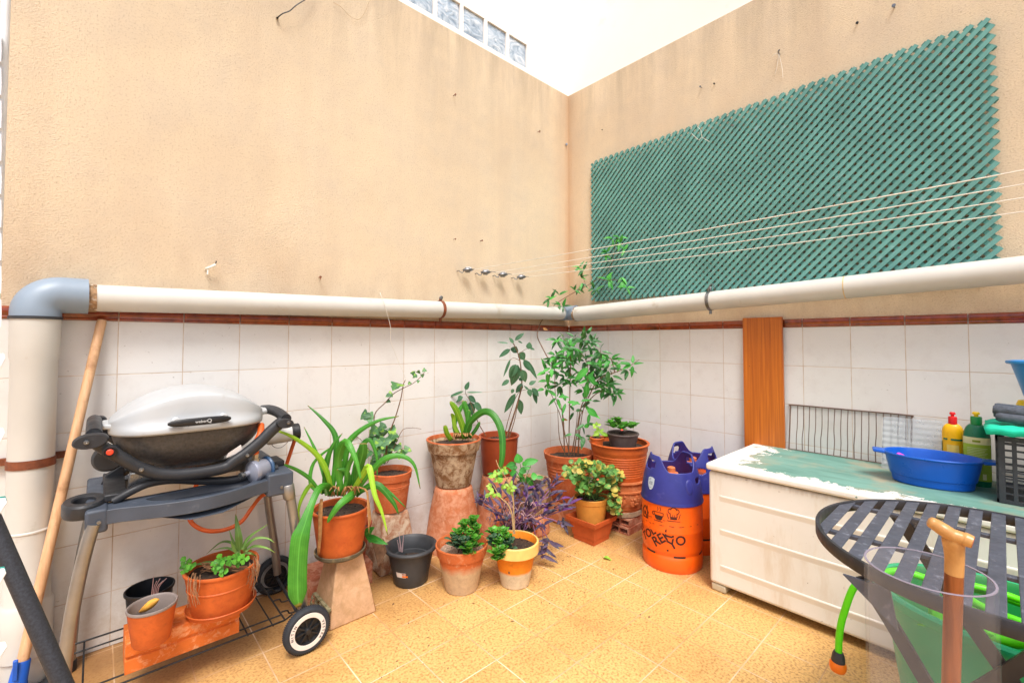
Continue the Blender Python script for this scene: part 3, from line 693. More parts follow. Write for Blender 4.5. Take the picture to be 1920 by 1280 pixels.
# ================================================================== POTS
def potprof(r0, r1, h, rim=.03, lip=.006, t=.005, style='classic', soil=.8):
    """list of (r, z) from the foot up, over the rim, and down inside"""
    rs = r0 + (r1 - lip - r0) * (h - rim) / h
    p = [(0, 0), (r0 - .004, 0), (r0, .004), (rs, h - rim)]
    if style == 'classic': p += [(rs + .001, h - rim), (rs + lip - .001, h - rim + .002), (r1 - .001, h - .004), (r1 - .003, h), (r1 - t - .002, h), (r1 - t - .004, h - .004)]
    elif style == 'roll':
        p = [(0, 0), (r0 - .004, 0), (r0, .004), (r0 + (r1 - lip - r0) * .97, h - rim), (r1 - lip, h - rim + .004), (r1 - lip + .0005, h - .012)]
        for k in range(7): a = -PI * .5 + PI * k / 6; p.append((r1 - lip * .6 + lip * .6 * math.cos(a), h - .006 + .006 * math.sin(a)))
        p += [(r1 - lip - t, h - .003)]
    zi = h * soil; p.append((r0 + (r1 - lip - r0) * soil - t, zi)); p.append((r0 - t, .012)); p.append((0, .012))
    return p
def flowerpot(par, c, z0, r0, r1, h, mat, rim=.03, lip=.006, style='classic', soil=.8, soilmat=None, extra=None, name='pot', jit=0, rings=(), flip=False):
    p = potprof(r0, r1, h, rim, lip, style=style, soil=soil)
    for zr in rings:                                   # shallow raised rings round the body
        i = next(k for k in range(len(p)) if p[k][1] > zr); (ra, za), (rb, zb) = p[i - 1], p[i]; rr_ = ra + (rb - ra) * (zr - za) / (zb - za)
        p[i:i] = [(rr_, zr - .0035), (rr_ + .0018, zr - .0015), (rr_ + .0018, zr + .0015), (rr_ + .0003, zr + .0035)]
    if flip: p = [(r, h - z) for r, z in p]
    o = MB().lathe(p, (c[0], c[1], z0), 56, jit=jit).build(name, mat, par, ang=28)
    if soil and not flip:
        rs = r0 + (r1 - lip - r0) * soil - .004; b = MB(); rows = [[V((c[0], c[1], z0 + h * soil + .006))] * 30]
        for k in range(1, 6):
            q = rs * k / 5; rows.append([V((c[0] + q * math.cos(2 * PI * j / 30), c[1] + q * math.sin(2 * PI * j / 30), z0 + h * soil + .006 * (1 - (k / 5) ** 2) + rnd(-.0025, .003))) for j in range(30)])
        b.grid(rows, True)
        for k in range(26):
            a = rnd(0, 2 * PI); q = rnd(0, rs * .9); s_ = rnd(.002, .0055); pp = V((c[0] + q * math.cos(a), c[1] + q * math.sin(a), z0 + h * soil + .005)); b.lathe([(0, -s_), (s_, 0), (0, s_)], pp, 5, axis=rdir())
        b.build('soil', soilmat or M['soil'], par, ang=60)
    return o
GP = 'potted plants and empty pots on the patio'
def proot(label, c, z0, cat='potted plant', name='potted_plant', group='potted plants in the corner'): return root(name, label, cat, (c[0], c[1], z0), group)

def pleaf(b, base, tip, wpx, D0, D1=None, shape='ovate', upv=None, curl=.12, fold=.12):
    """leaf from pixel base to pixel tip at given distances"""
    p = PD(base[0], base[1], D0); q = PD(tip[0], tip[1], D1 if D1 else D0); d = q - p; L = d.length
    up = upv if upv is not None else (-FWD * .9 + V((0, 0, .45)) + V((rnd(-.25, .25), rnd(-.25, .25), 0)))
    b.leaf(p, d, up, L, wpx / (F_PX / D0), shape, curl, fold)
def pstem(b, pts, D, r, n=6, dj=0):
    q = [PD(u, v, D + (dj * math.sin(i * 1.7))) for i, (u, v) in enumerate(pts)]; N = len(q)
    P = smooth(q, 4); b.tube(P, [r * (1 - .55 * i / (len(P) - 1)) for i in range(len(P))], n)

TC = dict(
    plain=terracotta('clay_orange', (190, 96, 52), (204, 128, 86), .48, .7, .8, grime=.4),
    plast=terracotta('plastic_orange', (196, 96, 42), (176, 80, 36), .45, .7, rough=.5, grime=.35),
    redpl=terracotta('plastic_redbrown', (150, 66, 36), None, rough=.45, grime=.15),
    weath=terracotta('weathered_clay', (132, 92, 58), (190, 164, 132), .42, .58, .9, grime=.9),
    inv=terracotta('faded_clay', (190, 112, 72), (206, 146, 112), .42, .62, .85, grime=.35),
    salty=terracotta('salted_clay', (190, 100, 52), (212, 150, 110), .55, .7, .85, salt=(196, 166, 130), zline=.115, zsoft=.02),
    relief=terracotta('relief_clay', (190, 108, 62), (206, 140, 96), .5, .7, .85, grime=.4),
    cream=terracotta('mustard_glaze', (206, 140, 60), None, rough=.55, grime=.15))

# --- tan tapered clay block with the big clivia
c = (-1.895, -.375)
pb_ = root('chimney_block', 'tan square tapered clay block holding the big strap leaved plant, beside the grill wheel', 'clay block', (c[0], c[1], 0))
b = MB(); H = .250; rows = []
corner0 = [(-2.0, -.481), (-1.806, -.481), (-1.806, -.283), (-2.0, -.283)]
for t in (0, .02, .33, .7, .93, 1.):
    s_ = 1 - (.0 if t < .03 else (t - .02) * .46) - (.06 if t > .99 else 0); z = H * t; rows.append([V((c[0] + (x - -1.903) * s_, c[1] + (y - -.382) * s_, z)) for x, y in corner0])
b.grid(rows, True); b.add(rows[-1], [(0, 1, 2, 3)]); b.add(rows[0], [(3, 2, 1, 0)])
b.build('block', M['clayblock'], pb_, bevel=.012, seg=3, ang=50)
b = MB(); random.seed(3)
for i in range(16):           # relief of leaves along the foot of the left face
    y = -.305 - .155 * (i % 8) / 7; z = .035 + .022 * (i // 8) + rnd(-.004, .004); x = -2.0 + (z / H) * .045 - .001
    b.leaf((x - .002, y, z), (0, rnd(-1, 1), rnd(-.5, 1)), (-1, 0, .2), .026, .014, 'ovate', .1, .5)
b.box((-2.003, -.47, .012), (-1.994, -.296, .017)); b.box((-1.996, -.466, .074), (-1.984, -.30, .079))
b.build('leaf_relief', terracotta('mossy_relief', (150, 140, 110), (96, 96, 62), .45, .6), pb_, solid=.002)

cl_ = proot('big plant with long arching strap leaves in an orange pot on the tan block', (-1.92, -.392), .253)
c = (-1.92, -.392); z0 = .2515
MB().lathe([(0, 0), (.090, 0), (.099, .008), (.101, .02), (.097, .021), (.092, .008), (0, .008)], (c[0], c[1], z0), 40).build('saucer', simple('mossy_saucer', (92, 84, 66), .8, .3, 30, dirt=((150, 130, 90), 20, .5)), cl_)
flowerpot(cl_, c, z0 + .009, .087, .116, .182, TC['plast'], rim=.02, lip=.007, style='roll', soil=.86, jit=.01)
D = dep((c[0], c[1], .45)); s = F_PX / D
BL = [  # pixel points with depth offsets, width in px
 ([(622, 925, 0), (613, 885, -.02), (592, 850, -.05), (547, 818, -.12), (500, 801, -.2)], 12),
 ([(620, 930, .02), (630, 860, .02), (628, 815, .03), (605, 785, .03), (577, 760, .04)], 13),
 ([(621, 925, 0), (632, 870, 0), (660, 820, .02), (705, 790, .04), (748, 780, .07)], 14),
 ([(640, 928, -.02), (634, 862, -.05), (648, 828, -.09), (666, 858, -.12), (678, 905, -.13)], 17),
 ([(600, 920, -.02), (575, 892, -.05), (535, 872, -.1), (500, 877, -.14)], 8),
 ([(606, 925, .0), (585, 908, -.02), (568, 930, -.04), (560, 955, -.05), (562, 980, -.05)], 9),
 ([(650, 940, -.02), (662, 926, -.06), (637, 945, -.12), (619, 970, -.13), (614, 980, -.13)], 15),
 ([(665, 925, 0), (697, 882, -.01), (725, 858, -.01), (755, 855, 0), (777, 872, 0), (788, 916, 0)], 13),
 ([(655, 930, -.01), (680, 890, -.05), (692, 876, -.08), (702, 925, -.11), (716, 960, -.11), (727, 1002, -.11)], 13),
 ([(668, 930, .02), (700, 905, .02), (730, 922, .02), (762, 952, .01)], 9),
 ([(668, 925, 0), (705, 908, -.01), (735, 938, -.01), (748, 964, -.01)], 15),
 ([(612, 922, .03), (608, 890, .04), (592, 845, .05), (570, 800, .06)], 10),
 ([(598, 925, .04), (582, 905, .04), (588, 868, .06), (618, 841, .07), (640, 838, .07)], 8),
 ([(655, 925, .04), (672, 850, .05), (692, 824, .06), (706, 855, .06), (707, 896, .05)], 11),
 ([(630, 928, .01), (645, 872, .0), (652, 845, .0), (660, 822, .0)], 12),
 ([(645, 930, -.02), (652, 880, -.03), (662, 850, -.04), (655, 828, -.05), (645, 828, -.07)], 10),
 ([(640, 928, .0), (652, 905, -.02), (648, 882, -.03), (632, 880, -.05)], 16),
 ([(607, 925, .0), (612, 870, -.01), (624, 835, -.01), (642, 812, 0.)], 12)]
b = MB(); y_ = MB()
for i, (pts, wpx) in enumerate(BL):
    (y_ if i in (0, 5, 8) else b).blade([PD(u, v, D + dz) for u, v, dz in pts], wpx / s, tip=.1)
b.blade([PD(u, v, D + dz) for u, v, dz in [(662, 925, -.01), (672, 880, -.03), (680, 850, -.05), (681, 830, -.06)]], 19 / s, tip=.7, root_=.5, blunt=True)
# the broad leaf that hangs down in front of the wheel
pts = [(622, 925, -.02), (614, 911, -.07), (598, 916, -.13), (584, 945, -.18), (570, 987, -.22), (562, 1015, -.235), (558, 1070, -.245), (558, 1112, -.25), (560, 1137, -.25)]
def wf(t): return (11 + 17 * max(0, min(1, (t - .38) / .2)) - max(0, t - .86) * 150) / s
b.blade([PD(u, v, D + dz) for u, v, dz in pts], wf, fold=.35, seg=6)
b.build('foliage', M['clivia'], cl_, ang=180, label='long arching mid green strap leaves', solid=.0012)
y_.build('foliage', M['clivia_y'], cl_, ang=180, label='yellow green strap leaves', solid=.0012)
b = MB()
b.blade([PD(u, v, D + dz) for u, v, dz in [(603, 935, -.1), (601, 955, -.125), (600, 1000, -.125), (597, 1038, -.12)]], 8 / s, tip=.6)
b.build('dry_leaf', M['dry'], cl_, ang=180, solid=.0008); b = MB()
b.blade([PD(u, v, D + dz) for u, v, dz in [(672, 912, -.06), (688, 922, -.08), (690, 960, -.09), (692, 1000, -.09)]], 4 / s)
b.build('dry_leaf', M['dry'], cl_, ang=180, solid=.0008); b = MB()
b.blade([PD(u, v, D + dz) for u, v, dz in [(690, 935, -.02), (694, 970, -.04), (691, 990, -.04)]], 5 / s)
for k in range(9): b.blade([PD(615 + k * 6, 930, D - .02), PD(618 + k * 6 + rnd(-6, 6), 912, D - .04), PD(622 + k * 6 + rnd(-12, 12), 918 + rnd(-6, 6), D - .07)], 4 / s)
b.build('dry_leaf', M['dry'], cl_, ang=180, solid=.0008)
x_ = MB()
for k in range(6): x_.tube([PD(612 + k * 11, 928, D), PD(612 + k * 11 + rnd(-2, 2), 908, D)], .007, 8)
x_.build('leaf_base', M['gstem'], cl_)

# --- small pot behind it, on a ridged red brick
rb = root('hollow_brick', 'red ridged hollow brick on the floor behind the tan clay block', 'brick', (-1.83, -.2, 0), 'red hollow bricks')
def hollow_brick(par, lo, hi, along='x', holes=3, rot=0, mat='brick', ridges=True):
    x0, y0, z0 = lo; x1, y1, z1 = hi; b = MB(); t = .008; n = holes; cc = V(((x0 + x1) / 2, (y0 + y1) / 2, 0))
    b.box((x0, y0, z0), (x1, y1, z0 + t), rot, cc); b.box((x0, y0, z1 - t), (x1, y1, z1), rot, cc)
    if along == 'x':
        for i in range(n + 1): y = y0 + (y1 - y0 - t) * i / n; b.box((x0 + .0005, y, z0 + t), (x1 - .0005, y + t, z1 - t), rot, cc)
        if z1 - z0 > .06: b.box((x0 + .001, y0 + .001, (z0 + z1 - t) / 2), (x1 - .001, y1 - .001, (z0 + z1 + t) / 2), rot, cc)
    else:
        for i in range(n + 1): x = x0 + (x1 - x0 - t) * i / n; b.box((x, y0 + .0005, z0 + t), (x + t, y1 - .0005, z1 - t), rot, cc)
        if z1 - z0 > .06: b.box((x0 + .001, y0 + .001, (z0 + z1 - t) / 2), (x1 - .001, y1 - .001, (z0 + z1 + t) / 2), rot, cc)
    if ridges:
        k = 0; m_ = 14
        for i in range(m_):
            if along == 'x': y = y0 + .006 + (y1 - y0 - .012) * i / (m_ - 1); b.box((x0 + .001, y - .0022, z1 + .0001), (x1 - .001, y + .0022, z1 + .0022), rot, cc)
            else: x = x0 + .006 + (x1 - x0 - .012) * i / (m_ - 1); b.box((x - .0022, y0 + .001, z1 + .0001), (x + .0022, y1 - .001, z1 + .0022), rot, cc)
    return b.build('brick_body', M[mat], par, smooth_=False)
hollow_brick(rb, (-1.985, -.235, 0), (-1.70, -.075, .095), 'x', 3, math.radians(-6))
sp = proot('small orange pot of dried flower stalks hidden behind the tan clay block', (-1.80, -.16), .098)
flowerpot(sp, (-1.80, -.16), .098, .085, .118, .17, TC['redpl'], rim=.03, soil=.8)
b = MB(); D = dep((-1.80, -.16, .25)); random.seed(5)
for k in range(12):
    u0 = 640 + rnd(-40, 50); pstem(b, [(u0, 990), (u0 + rnd(-8, 8), 965), (u0 + rnd(-14, 14), 940 + rnd(-10, 20))], D, .0016)
b.build('stem', M['twig'], sp)
b = MB(); D2 = D - .1
for base, tip, w__ in [((684, 1003), (700, 988), 16), ((684, 1003), (726, 1020), 13), ((690, 1010), (706, 1010), 12)]: pleaf(b, base, tip, w__, D2, D2 - .03, 'lance')
b.build('foliage', M['bright'], sp, ang=180)

# --- ivy on a mottled tapered block
c = (-1.56, -.135)
pd = root('chimney_block', 'mottled brown tapered clay block under the ivy pot', 'clay block', (c[0], c[1], 0))
b = MB(); rows = []
for t in (0, .05, .5, .9, 1):
    s_ = 1 - .36 * t; rows.append([V((c[0] + x * s_ * .105, c[1] + y * s_ * .105, .272 * t)) for x, y in ((-1, -1), (1, -1), (1, 1), (-1, 1))])
b.grid(rows, True); b.add(rows[-1], [(0, 1, 2, 3)]); b.add(rows[0], [(3, 2, 1, 0)])
b.build('block', terracotta('mottled_clay', (168, 118, 88), (200, 176, 150), .42, .58), pd, bevel=.014, seg=3, ang=50)
b = MB(); q = PD(707, 1045, 2.03)
b.prism([PD(695, 1010, 2.06), PD(709, 1062, 2.02), PD(722, 1040, 2.03), PD(716, 1015, 2.06)], FWD * .03); o = b.build('broken_pot', M['twig'], None, bevel=.002, loc=PD(705, 1055, 2.03))
tag(o, 'dark broken pot shard leaning between the two clay blocks', 'pot shard')
iv = proot('ivy with tall bare twigs in an orange pot on the mottled brown block', c, .273)
flowerpot(iv, c, .273, .078, .108, .195, TC['plain'], rim=.04, lip=.006, soil=.86, rings=(.12, .128))
D = dep((c[0], c[1], .6)); b = MB()
pstem(b, [(722, 868), (728, 820), (742, 780), (752, 745), (756, 722), (760, 712)], D, .004)
pstem(b, [(715, 868), (706, 815), (702, 778), (722, 755), (738, 738), (755, 728), (775, 718), (790, 705), (798, 694)], D + .03, .0032)
pstem(b, [(728, 860), (745, 825), (752, 810), (760, 803), (778, 802), (790, 804)], D, .0022)
pstem(b, [(718, 868), (690, 840), (672, 820), (650, 815)], D, .002)
pstem(b, [(725, 868), (740, 850), (755, 840), (766, 842)], D, .002)
b.build('stem', M['twig'], iv)
b = MB(); random.seed(11)
IV = [(743, 723, 24), (730, 740, 13), (690, 782, 20), (686, 778, 18), (700, 808, 22), (720, 808, 18), (716, 812, 22), (735, 818, 20), (722, 828, 22), (738, 838, 20), (722, 840, 18), (710, 845, 20), (745, 838, 16), (762, 844, 16), (705, 855, 18), (716, 800, 16), (735, 806, 16), (728, 850, 18), (708, 830, 20), (700, 822, 16), (748, 852, 14), (775, 700, 9), (785, 697, 8), (778, 705, 9), (792, 704, 7), (796, 694, 8), (640, 818, 18), (662, 815, 14), (652, 826, 18), (700, 868, 14), (718, 862, 14), (692, 850, 16), (755, 848, 12), (784, 715, 6), (738, 826, 15), (768, 718, 7), (728, 752, 8)]
for u, v, sz in IV:
    d = (RGT * rnd(-1, 1) + V((0, 0, rnd(-.9, .5))) - FWD * rnd(0, .5)); p = PD(u, v, D + rnd(-.06, .04)) - d.normalized() * sz / F_PX * D * .5
    b.leaf(p, d, -FWD + V((0, 0, .6)) + RGT * rnd(-.3, .3), sz / F_PX * D * 1.1, sz / F_PX * D * 1.15, 'ivy', .2, .1, 6)
b.build('foliage', M['ivy'], iv, ang=180)

# --- anthracite pot on the floor
c = (-1.566, -.352)
an = proot('empty anthracite plastic pot with an orange and white sticker, on the floor', c, 0, 'flower pot', 'flower_pot', 'empty flower pots')
p = [(0, 0), (.074, 0), (.079, .005), (.086, .05), (.104, .135), (.106, .15), (.106, .152)]
for k in range(9): a = -PI * .55 + PI * 1.05 * k / 8; p.append((.111 + .0125 * math.cos(a), .160 + .0095 * math.sin(a)))
p += [(.1005, .160), (.093, .108), (.087, .106), (.082, .085), (0, .085)]
MB().lathe(p, (c[0], c[1], 0), 56).build('pot', M['anth'], an, ang=40)
b = MB(); b.lathe([(0, .0), (.078, .0), (.0795, -.002)], (c[0], c[1], .092), 28)
for k in range(40):
    a = rnd(0, 6.28); q = rnd(0, .07); s_ = rnd(.002, .006); b.lathe([(0, -s_), (s_, 0), (0, s_)], (c[0] + q * math.cos(a), c[1] + q * math.sin(a), .093), 5, axis=rdir())
b.build('soil', M['soil'], an)
b = MB(); D = dep((c[0], c[1], .1))
for (u0, v0, u1, v1) in ((752, 1033, 748, 997), (754, 1034, 757, 1000), (749, 1032, 745, 1012)): b.tube([PD(u0, v0, D), PD(u1, v1, D - .02)], [.004, .0012], 7)
b.build('dry_stalk', simple('dead_stalk', (190, 160, 160), .9, .2, 80), an)
ang0 = math.atan2(CAM.y - c[1], CAM.x - c[0]); 
def patch(par, name, c, prof, a0, a1, mat, off=.0008, n=6):
    b = MB(); rows = []
    for r, z in prof: rows.append([V((c[0] + (r + off) * math.cos(a0 + (a1 - a0) * k / n), c[1] + (r + off) * math.sin(a0 + (a1 - a0) * k / n), z)) for k in range(n + 1)])
    b.grid(rows); return b.build(name, mat, par)
st_ = patch(an, 'sticker', c, [(.0866, .054), (.0923, .078)], ang0 - .78, ang0 - .26, M['tag'], .0012)
patch(st_, 'print', c, [(.0873, .057), (.0898, .066)], ang0 - .44, ang0 - .15, M['orange_tag'], .0022)
patch(st_, 'print', c, [(.0905, .070), (.0918, .076)], ang0 - .44, ang0 - .22, M['brick'], .0022)

# --- two succulents in clay pots
def rosette(b, p, n, L, W, up, shape='obov', spread=1.):
    for k in range(n):
        a = k * 2.4 + rnd(-.3, .3); t = k / n; el = .35 + .9 * (1 - t); d = V((math.cos(a) * spread, math.sin(a) * spread, math.tan(el) * .6)).normalized()
        b.leaf(p + V((0, 0, .006 * (1 - t))), d, V((0, 0, 1)) - d * .3, L * rnd(.75, 1.1) * (.6 + .4 * t), W * rnd(.8, 1.1), shape, .15, .18, 5)
def succulent(par, c, D, heads, seed):
    random.seed(seed); b = MB(); g = MB(); s_ = MB()
    for u, v, dz, blue in heads:
        p = PD(u, v, D + dz); rosette(g if blue else b, p + V((0, 0, .010)), 10, .056, .031, V((0, 0, 1)), spread=.45); rosette(g if blue else b, p - V((0, 0, .012)), 7, .050, .030, V((0, 0, 1)), spread=.8)
        s_.tube(smooth([V((c[0] + rnd(-.03, .03), c[1] + rnd(-.03, .03), par.location.z + .15)), p.lerp(V((c[0], c[1], p.z)), .4) - V((0, 0, .02)), p], 4), .004, 6)
    b.build('foliage', M['succ'], par, ang=180, solid=.0015)
    if g.v: g.build('foliage', M['succ_blue'], par, ang=180, solid=.0015, label='greyer blue green leaves')
    s_.build('stem', M['twig'], par)
c = (-1.426, -.563)
su = proot('leafy succulent in an orange clay pot gone pale below', c, 0)
flowerpot(su, c, 0, .075, .121, .202, TC['salty'], rim=.05, lip=.006, soil=.82, soilmat=simple('pale_grit', (150, 128, 110), .95, .5, 140, bump=1, bscale=90), jit=.01)
succulent(su, c, dep((c[0], c[1], .22)), [(872, 992, 0, 0), (888, 985, .02, 0), (860, 1010, -.04, 0), (880, 1013, -.03, 0), (868, 1026, -.08, 1), (893, 1002, 0, 0), (880, 1036, -.1, 0), (853, 1020, -.06, 1), (890, 1022, -.05, 0)], 21)
c = (-1.218, -.70)
ye = proot('succulent and bare branched seedling in a pot painted cream and orange', c, 0)
flowerpot(ye, c, 0, .067, .110, .198, terracotta('orange_painted_clay', (226, 132, 30), (216, 116, 20), .5, .7, .7, salt=(212, 192, 160), zline=.072, zsoft=.006), rim=.05, lip=.007, soil=.84)
MB().lathe([(.1035, .149), (.1105, .1505), (.1110, .196), (.1075, .1990), (.1020, .199), (.1015, .19)], (c[0], c[1], 0), 56).build('painted_rim', simple('cream_paint', (232, 194, 112), .5, .1, 20, dirt=((214, 160, 70), 16, .6)), ye)
patch(ye, 'chip', c, [(.0865, .083), (.089, .094)], ang0 := math.atan2(CAM.y - c[1], CAM.x - c[0]) - .35, ang0 + .09, M['twig'], .001, 3)
D = dep((c[0], c[1], .22))
succulent(ye, c, D, [(928, 1008, .0, 0), (944, 1008, 0, 0), (936, 1026, -.06, 0), (950, 1018, -.04, 0), (926, 1020, -.04, 1), (942, 1042, -.10, 0), (932, 1046, -.11, 0), (954, 1028, -.06, 1)], 22)
b = MB()
pstem(b, [(963, 1000), (960, 965), (952, 945), (938, 932), (928, 915), (922, 905)], D, .0042)
pstem(b, [(965, 1000), (963, 960), (962, 930), (955, 905), (945, 890), (935, 875), (930, 862)], D + .02, .0042)
pstem(b, [(958, 912), (950, 902), (940, 898)], D, .002); pstem(b, [(962, 940), (957, 915), (952, 900), (945, 890), (943, 880)], D - .01, .0022)
b.build('stem', M['twig2'], ye)
b = MB(); random.seed(8)
for u, v in [(922, 912), (926, 920), (915, 916), (930, 925), (920, 925), (933, 902), (938, 895), (928, 892), (940, 915), (958, 912), (955, 918), (945, 880), (930, 888), (950, 917)]:
    for k in range(3):
        d = RGT * rnd(-1, 1) + V((0, 0, rnd(-.6, .6))) - FWD * rnd(-.2, .6); b.leaf(PD(u, v, D + rnd(-.02, .02)), d, V((0, 0, 1)) - FWD, rnd(.022, .034), rnd(.014, .02), 'ovate', .2, .15, 5)
b.build('foliage', M['limeleaf'], ye, ang=180)

# --- purple trailing plant in a bowl behind them
c = (-1.06, -.53)
pu = proot('purple trailing plant spilling over a broken orange pot, behind the two succulents', c, 0)
flowerpot(pu, c, 0, .085, .118, .165, TC['plain'], rim=.03, soil=.85)
random.seed(31); b = MB(); vi = MB(); s_ = MB(); D = dep((c[0], c[1], .25)); dr = MB()
heads = [(905, 930, -.05), (898, 945, -.08), (930, 905, .05), (945, 900, .08), (960, 895, .08), (975, 880, .06), (990, 925, .02), (1005, 915, .03), (1020, 930, .0), (1035, 895, .05), (1045, 890, .05), (1052, 935, .0), (1068, 945, -.02), (1060, 955, -.02), (985, 945, -.05), (1000, 950, -.06), (960, 940, -.06), (940, 950, -.08), (925, 960, -.1), (975, 925, .0), (1015, 950, -.05), (1030, 945, -.03), (1025, 965, -.06), (970, 960, -.08), (950, 925, .0), (1010, 900, .06), (1040, 925, 0), (995, 975, -.1), (1020, 985, -.1), (950, 975, -.1), (935, 930, -.02), (915, 945, -.08), (1005, 935, 0), (1048, 950, -.03), (988, 905, .05), (965, 912, .04)]
heads = [(u, v + (12 if v < 915 else 0), dz) for u, v, dz in heads if v >= 895 or u > 1030]
for u, v, dz in heads:
    p = PD(u, v, D + dz); q0 = V((c[0] + rnd(-.06, .06), c[1] + rnd(-.06, .06), .155)); mid = q0.lerp(p, .55) + V((0, 0, rnd(.0, .03)))
    s_.tube(smooth([q0, mid, p], 4), .0028, 6)
    dd_ = (p - mid).normalized()
    for k in range(4):
        d = (dd_ * .8 + rdir(-.3, .9) * .9).normalized(); tgt = vi if random.random() < .15 else b
        tgt.leaf(p - dd_ * .012 * k, d, V((0, 0, 1)) - FWD * .5, rnd(.048, .078), rnd(.014, .021), 'lance', rnd(0, .4), .3, 6)
for (pts) in ([(1010, 975), (1018, 1000), (1015, 1035)], [(1005, 980), (1025, 1005), (1030, 1020)], [(1020, 970), (1040, 975), (1052, 985)], [(1000, 985), (1008, 1020), (1018, 1045)]):
    pstem(s_, pts, D - .1, .003); u, v = pts[-1]
    for k in range(6): pleaf(b, (u + rnd(-5, 5), v - 8 + rnd(-6, 6)), (u + rnd(-22, 30), v + rnd(-18, 22)), 7, D - .1, D - .12, 'lance')
for k in range(70):
    u, v = rnd(915, 1012), rnd(945, 985); e_ = rnd(-1, 1); dr.tube(smooth([PD(u, v, D - .07 + rnd(-.03, .05)), PD(u + e_ * 9, v - rnd(2, 12), D - .09), PD(u + e_ * 18, v + rnd(-6, 10), D - .08 + rnd(-.02, .02))], 3), .0016, 5)
b.build('foliage', M['purple'], pu, ang=180, label='dusky purple and grey leaves'); vi.build('foliage', M['violet'], pu, ang=180, label='brighter violet leaves')
s_.build('stem', simple('mauve_stem', (134, 92, 128), .7), pu); dr.build('dry_stem', simple('dry_mauve', (184, 148, 150), .9, .25, 70), pu)

# --- weathered pot with the little strap plant on an upturned pot
def upturned(label, c, r0, r1, h, mat='inv'):
    o = root('upturned_pot', label, 'flower pot', (c[0], c[1], 0), 'upturned pots used as stands')
    b = MB(); b.lathe([(r0 - .012, 0), (r0, .0), (r0 + .001, .012), (r0 - .004, .05), (r0 - .006, .054), (r1 + (r0 - r1) * .5 + .004, h * .55), (r1 + .004, h - .03), (r1, h - .012), (r1 - .014, h), (.02, h + .001), (0, h + .001)], (c[0], c[1], 0), 48, jit=.012); b.build('pot_body', TC[mat], o, ang=50)
cF = (-1.20, -.178)
upturned('faded pot upturned as a stand under the weathered pot', cF, .155, .102, .330)
wp = proot('stubby strap leaved plant in a blotchy weathered clay pot on an upturned pot', cF, .333)
flowerpot(wp, cF, .333, .096, .154, .250, TC['weath'], rim=.062, lip=.010, soil=.86, jit=.015)
MB().lathe([(.1465, .262 - .006), (.1525, .262 - .004), (.1525, .262 + .001), (.1490, .262 + .003), (.1420, .262 + .002), (.1385, .245)], (cF[0], cF[1], .321), 56, jit=.012).build('rim', TC['plain'], wp)
D = dep((cF[0], cF[1], .57)); s = F_PX / D; b = MB(); y_ = MB()
for pts, wpx, yy in [([(872, 822, -.02), (866, 795, -.03), (855, 768, -.05), (844, 752, -.06)], 13, 1), ([(868, 820, 0), (880, 800, .02), (875, 770, .02), (868, 750, .02)], 12, 0),
    ([(872, 820, -.02), (880, 793, -.04), (905, 772, -.07), (925, 778, -.1), (940, 808, -.14), (942, 850, -.17), (937, 882, -.18)], 14, 0), ([(846, 825, -.05), (838, 812, -.08), (834, 797, -.1)], 10, 2),
    ([(865, 822, 0), (853, 800, .0), (850, 782, .0), (846, 775, -.02)], 9, 1), ([(870, 822, -.02), (877, 795, -.02), (878, 778, -.02), (880, 768, -.02)], 11, 0), ([(880, 820, 0), (892, 805, 0), (900, 790, 0)], 8, 0), ([(858, 822, 0), (852, 795, .01), (862, 768, .02), (875, 752, .03)], 10, 0)]:
    (y_ if yy else b).blade([PD(u, v, D + dz) for u, v, dz in pts], wpx / s, tip=.55 if yy == 2 else .2, root_=.9, fold=.3, blunt=True)
b.build('foliage', M['clivia'], wp, ang=180, solid=.0015); y_.build('foliage', M['clivia_y'], wp, ang=180, solid=.0015, label='yellowing clipped leaves')
b = MB(); b.blade([PD(u, v, D + dz) for u, v, dz in [(905, 772, -.06), (918, 769, -.06), (927, 776, -.06), (929, 785, -.06)]], 4 / s); b.build('dry_leaf', M['dry'], wp, ang=180); b = MB()
for k in range(8): b.blade([PD(855 + k * 3, 822, D), PD(852 + k * 4, 812, D - .03), PD(850 + k * 5 + rnd(-4, 4), 818, D - .05)], 5 / s)
b.build('dry_leaf', M['dry'], wp, ang=180)

# --- red brown plastic pot with the rubber plant on another upturned pot
cH = (-.866, -.178)
upturned('orange pot upturned as a stand under the red brown pot, left of the purple plant', cH, .146, .10, .330)
rp = proot('tall sparse plant with big oval leaves in a red brown pot', cH, .333)
flowerpot(rp, cH, .333, .100, .124, .226, TC['redpl'], rim=.03, lip=.008, style='roll', soil=.84)
D = dep((cH[0], cH[1], .8)); b = MB(); g = MB(); dd_ = lambda x, y: (840 + x / 4.5725, 580 + y / 4.5725)
pstem(b, [dd_(*q) for q in [(505, 1090), (590, 820), (632, 650), (625, 500), (602, 380), (560, 290), (540, 250)]], D, .006)
pstem(b, [dd_(*q) for q in [(480, 1090), (530, 900), (600, 720), (690, 680)]], D + .03, .003); pstem(b, [dd_(*q) for q in [(525, 1090), (570, 950), (600, 800)]], D - .02, .004)
pstem(b, [dd_(*q) for q in [(325, 1085), (255, 960), (190, 790), (150, 715), (160, 670)]], D - .02, .003); pstem(b, [dd_(*q) for q in [(600, 390), (650, 350), (700, 330)]], D, .002); pstem(b, [dd_(*q) for q in [(620, 440), (560, 415), (520, 450)]], D, .002)
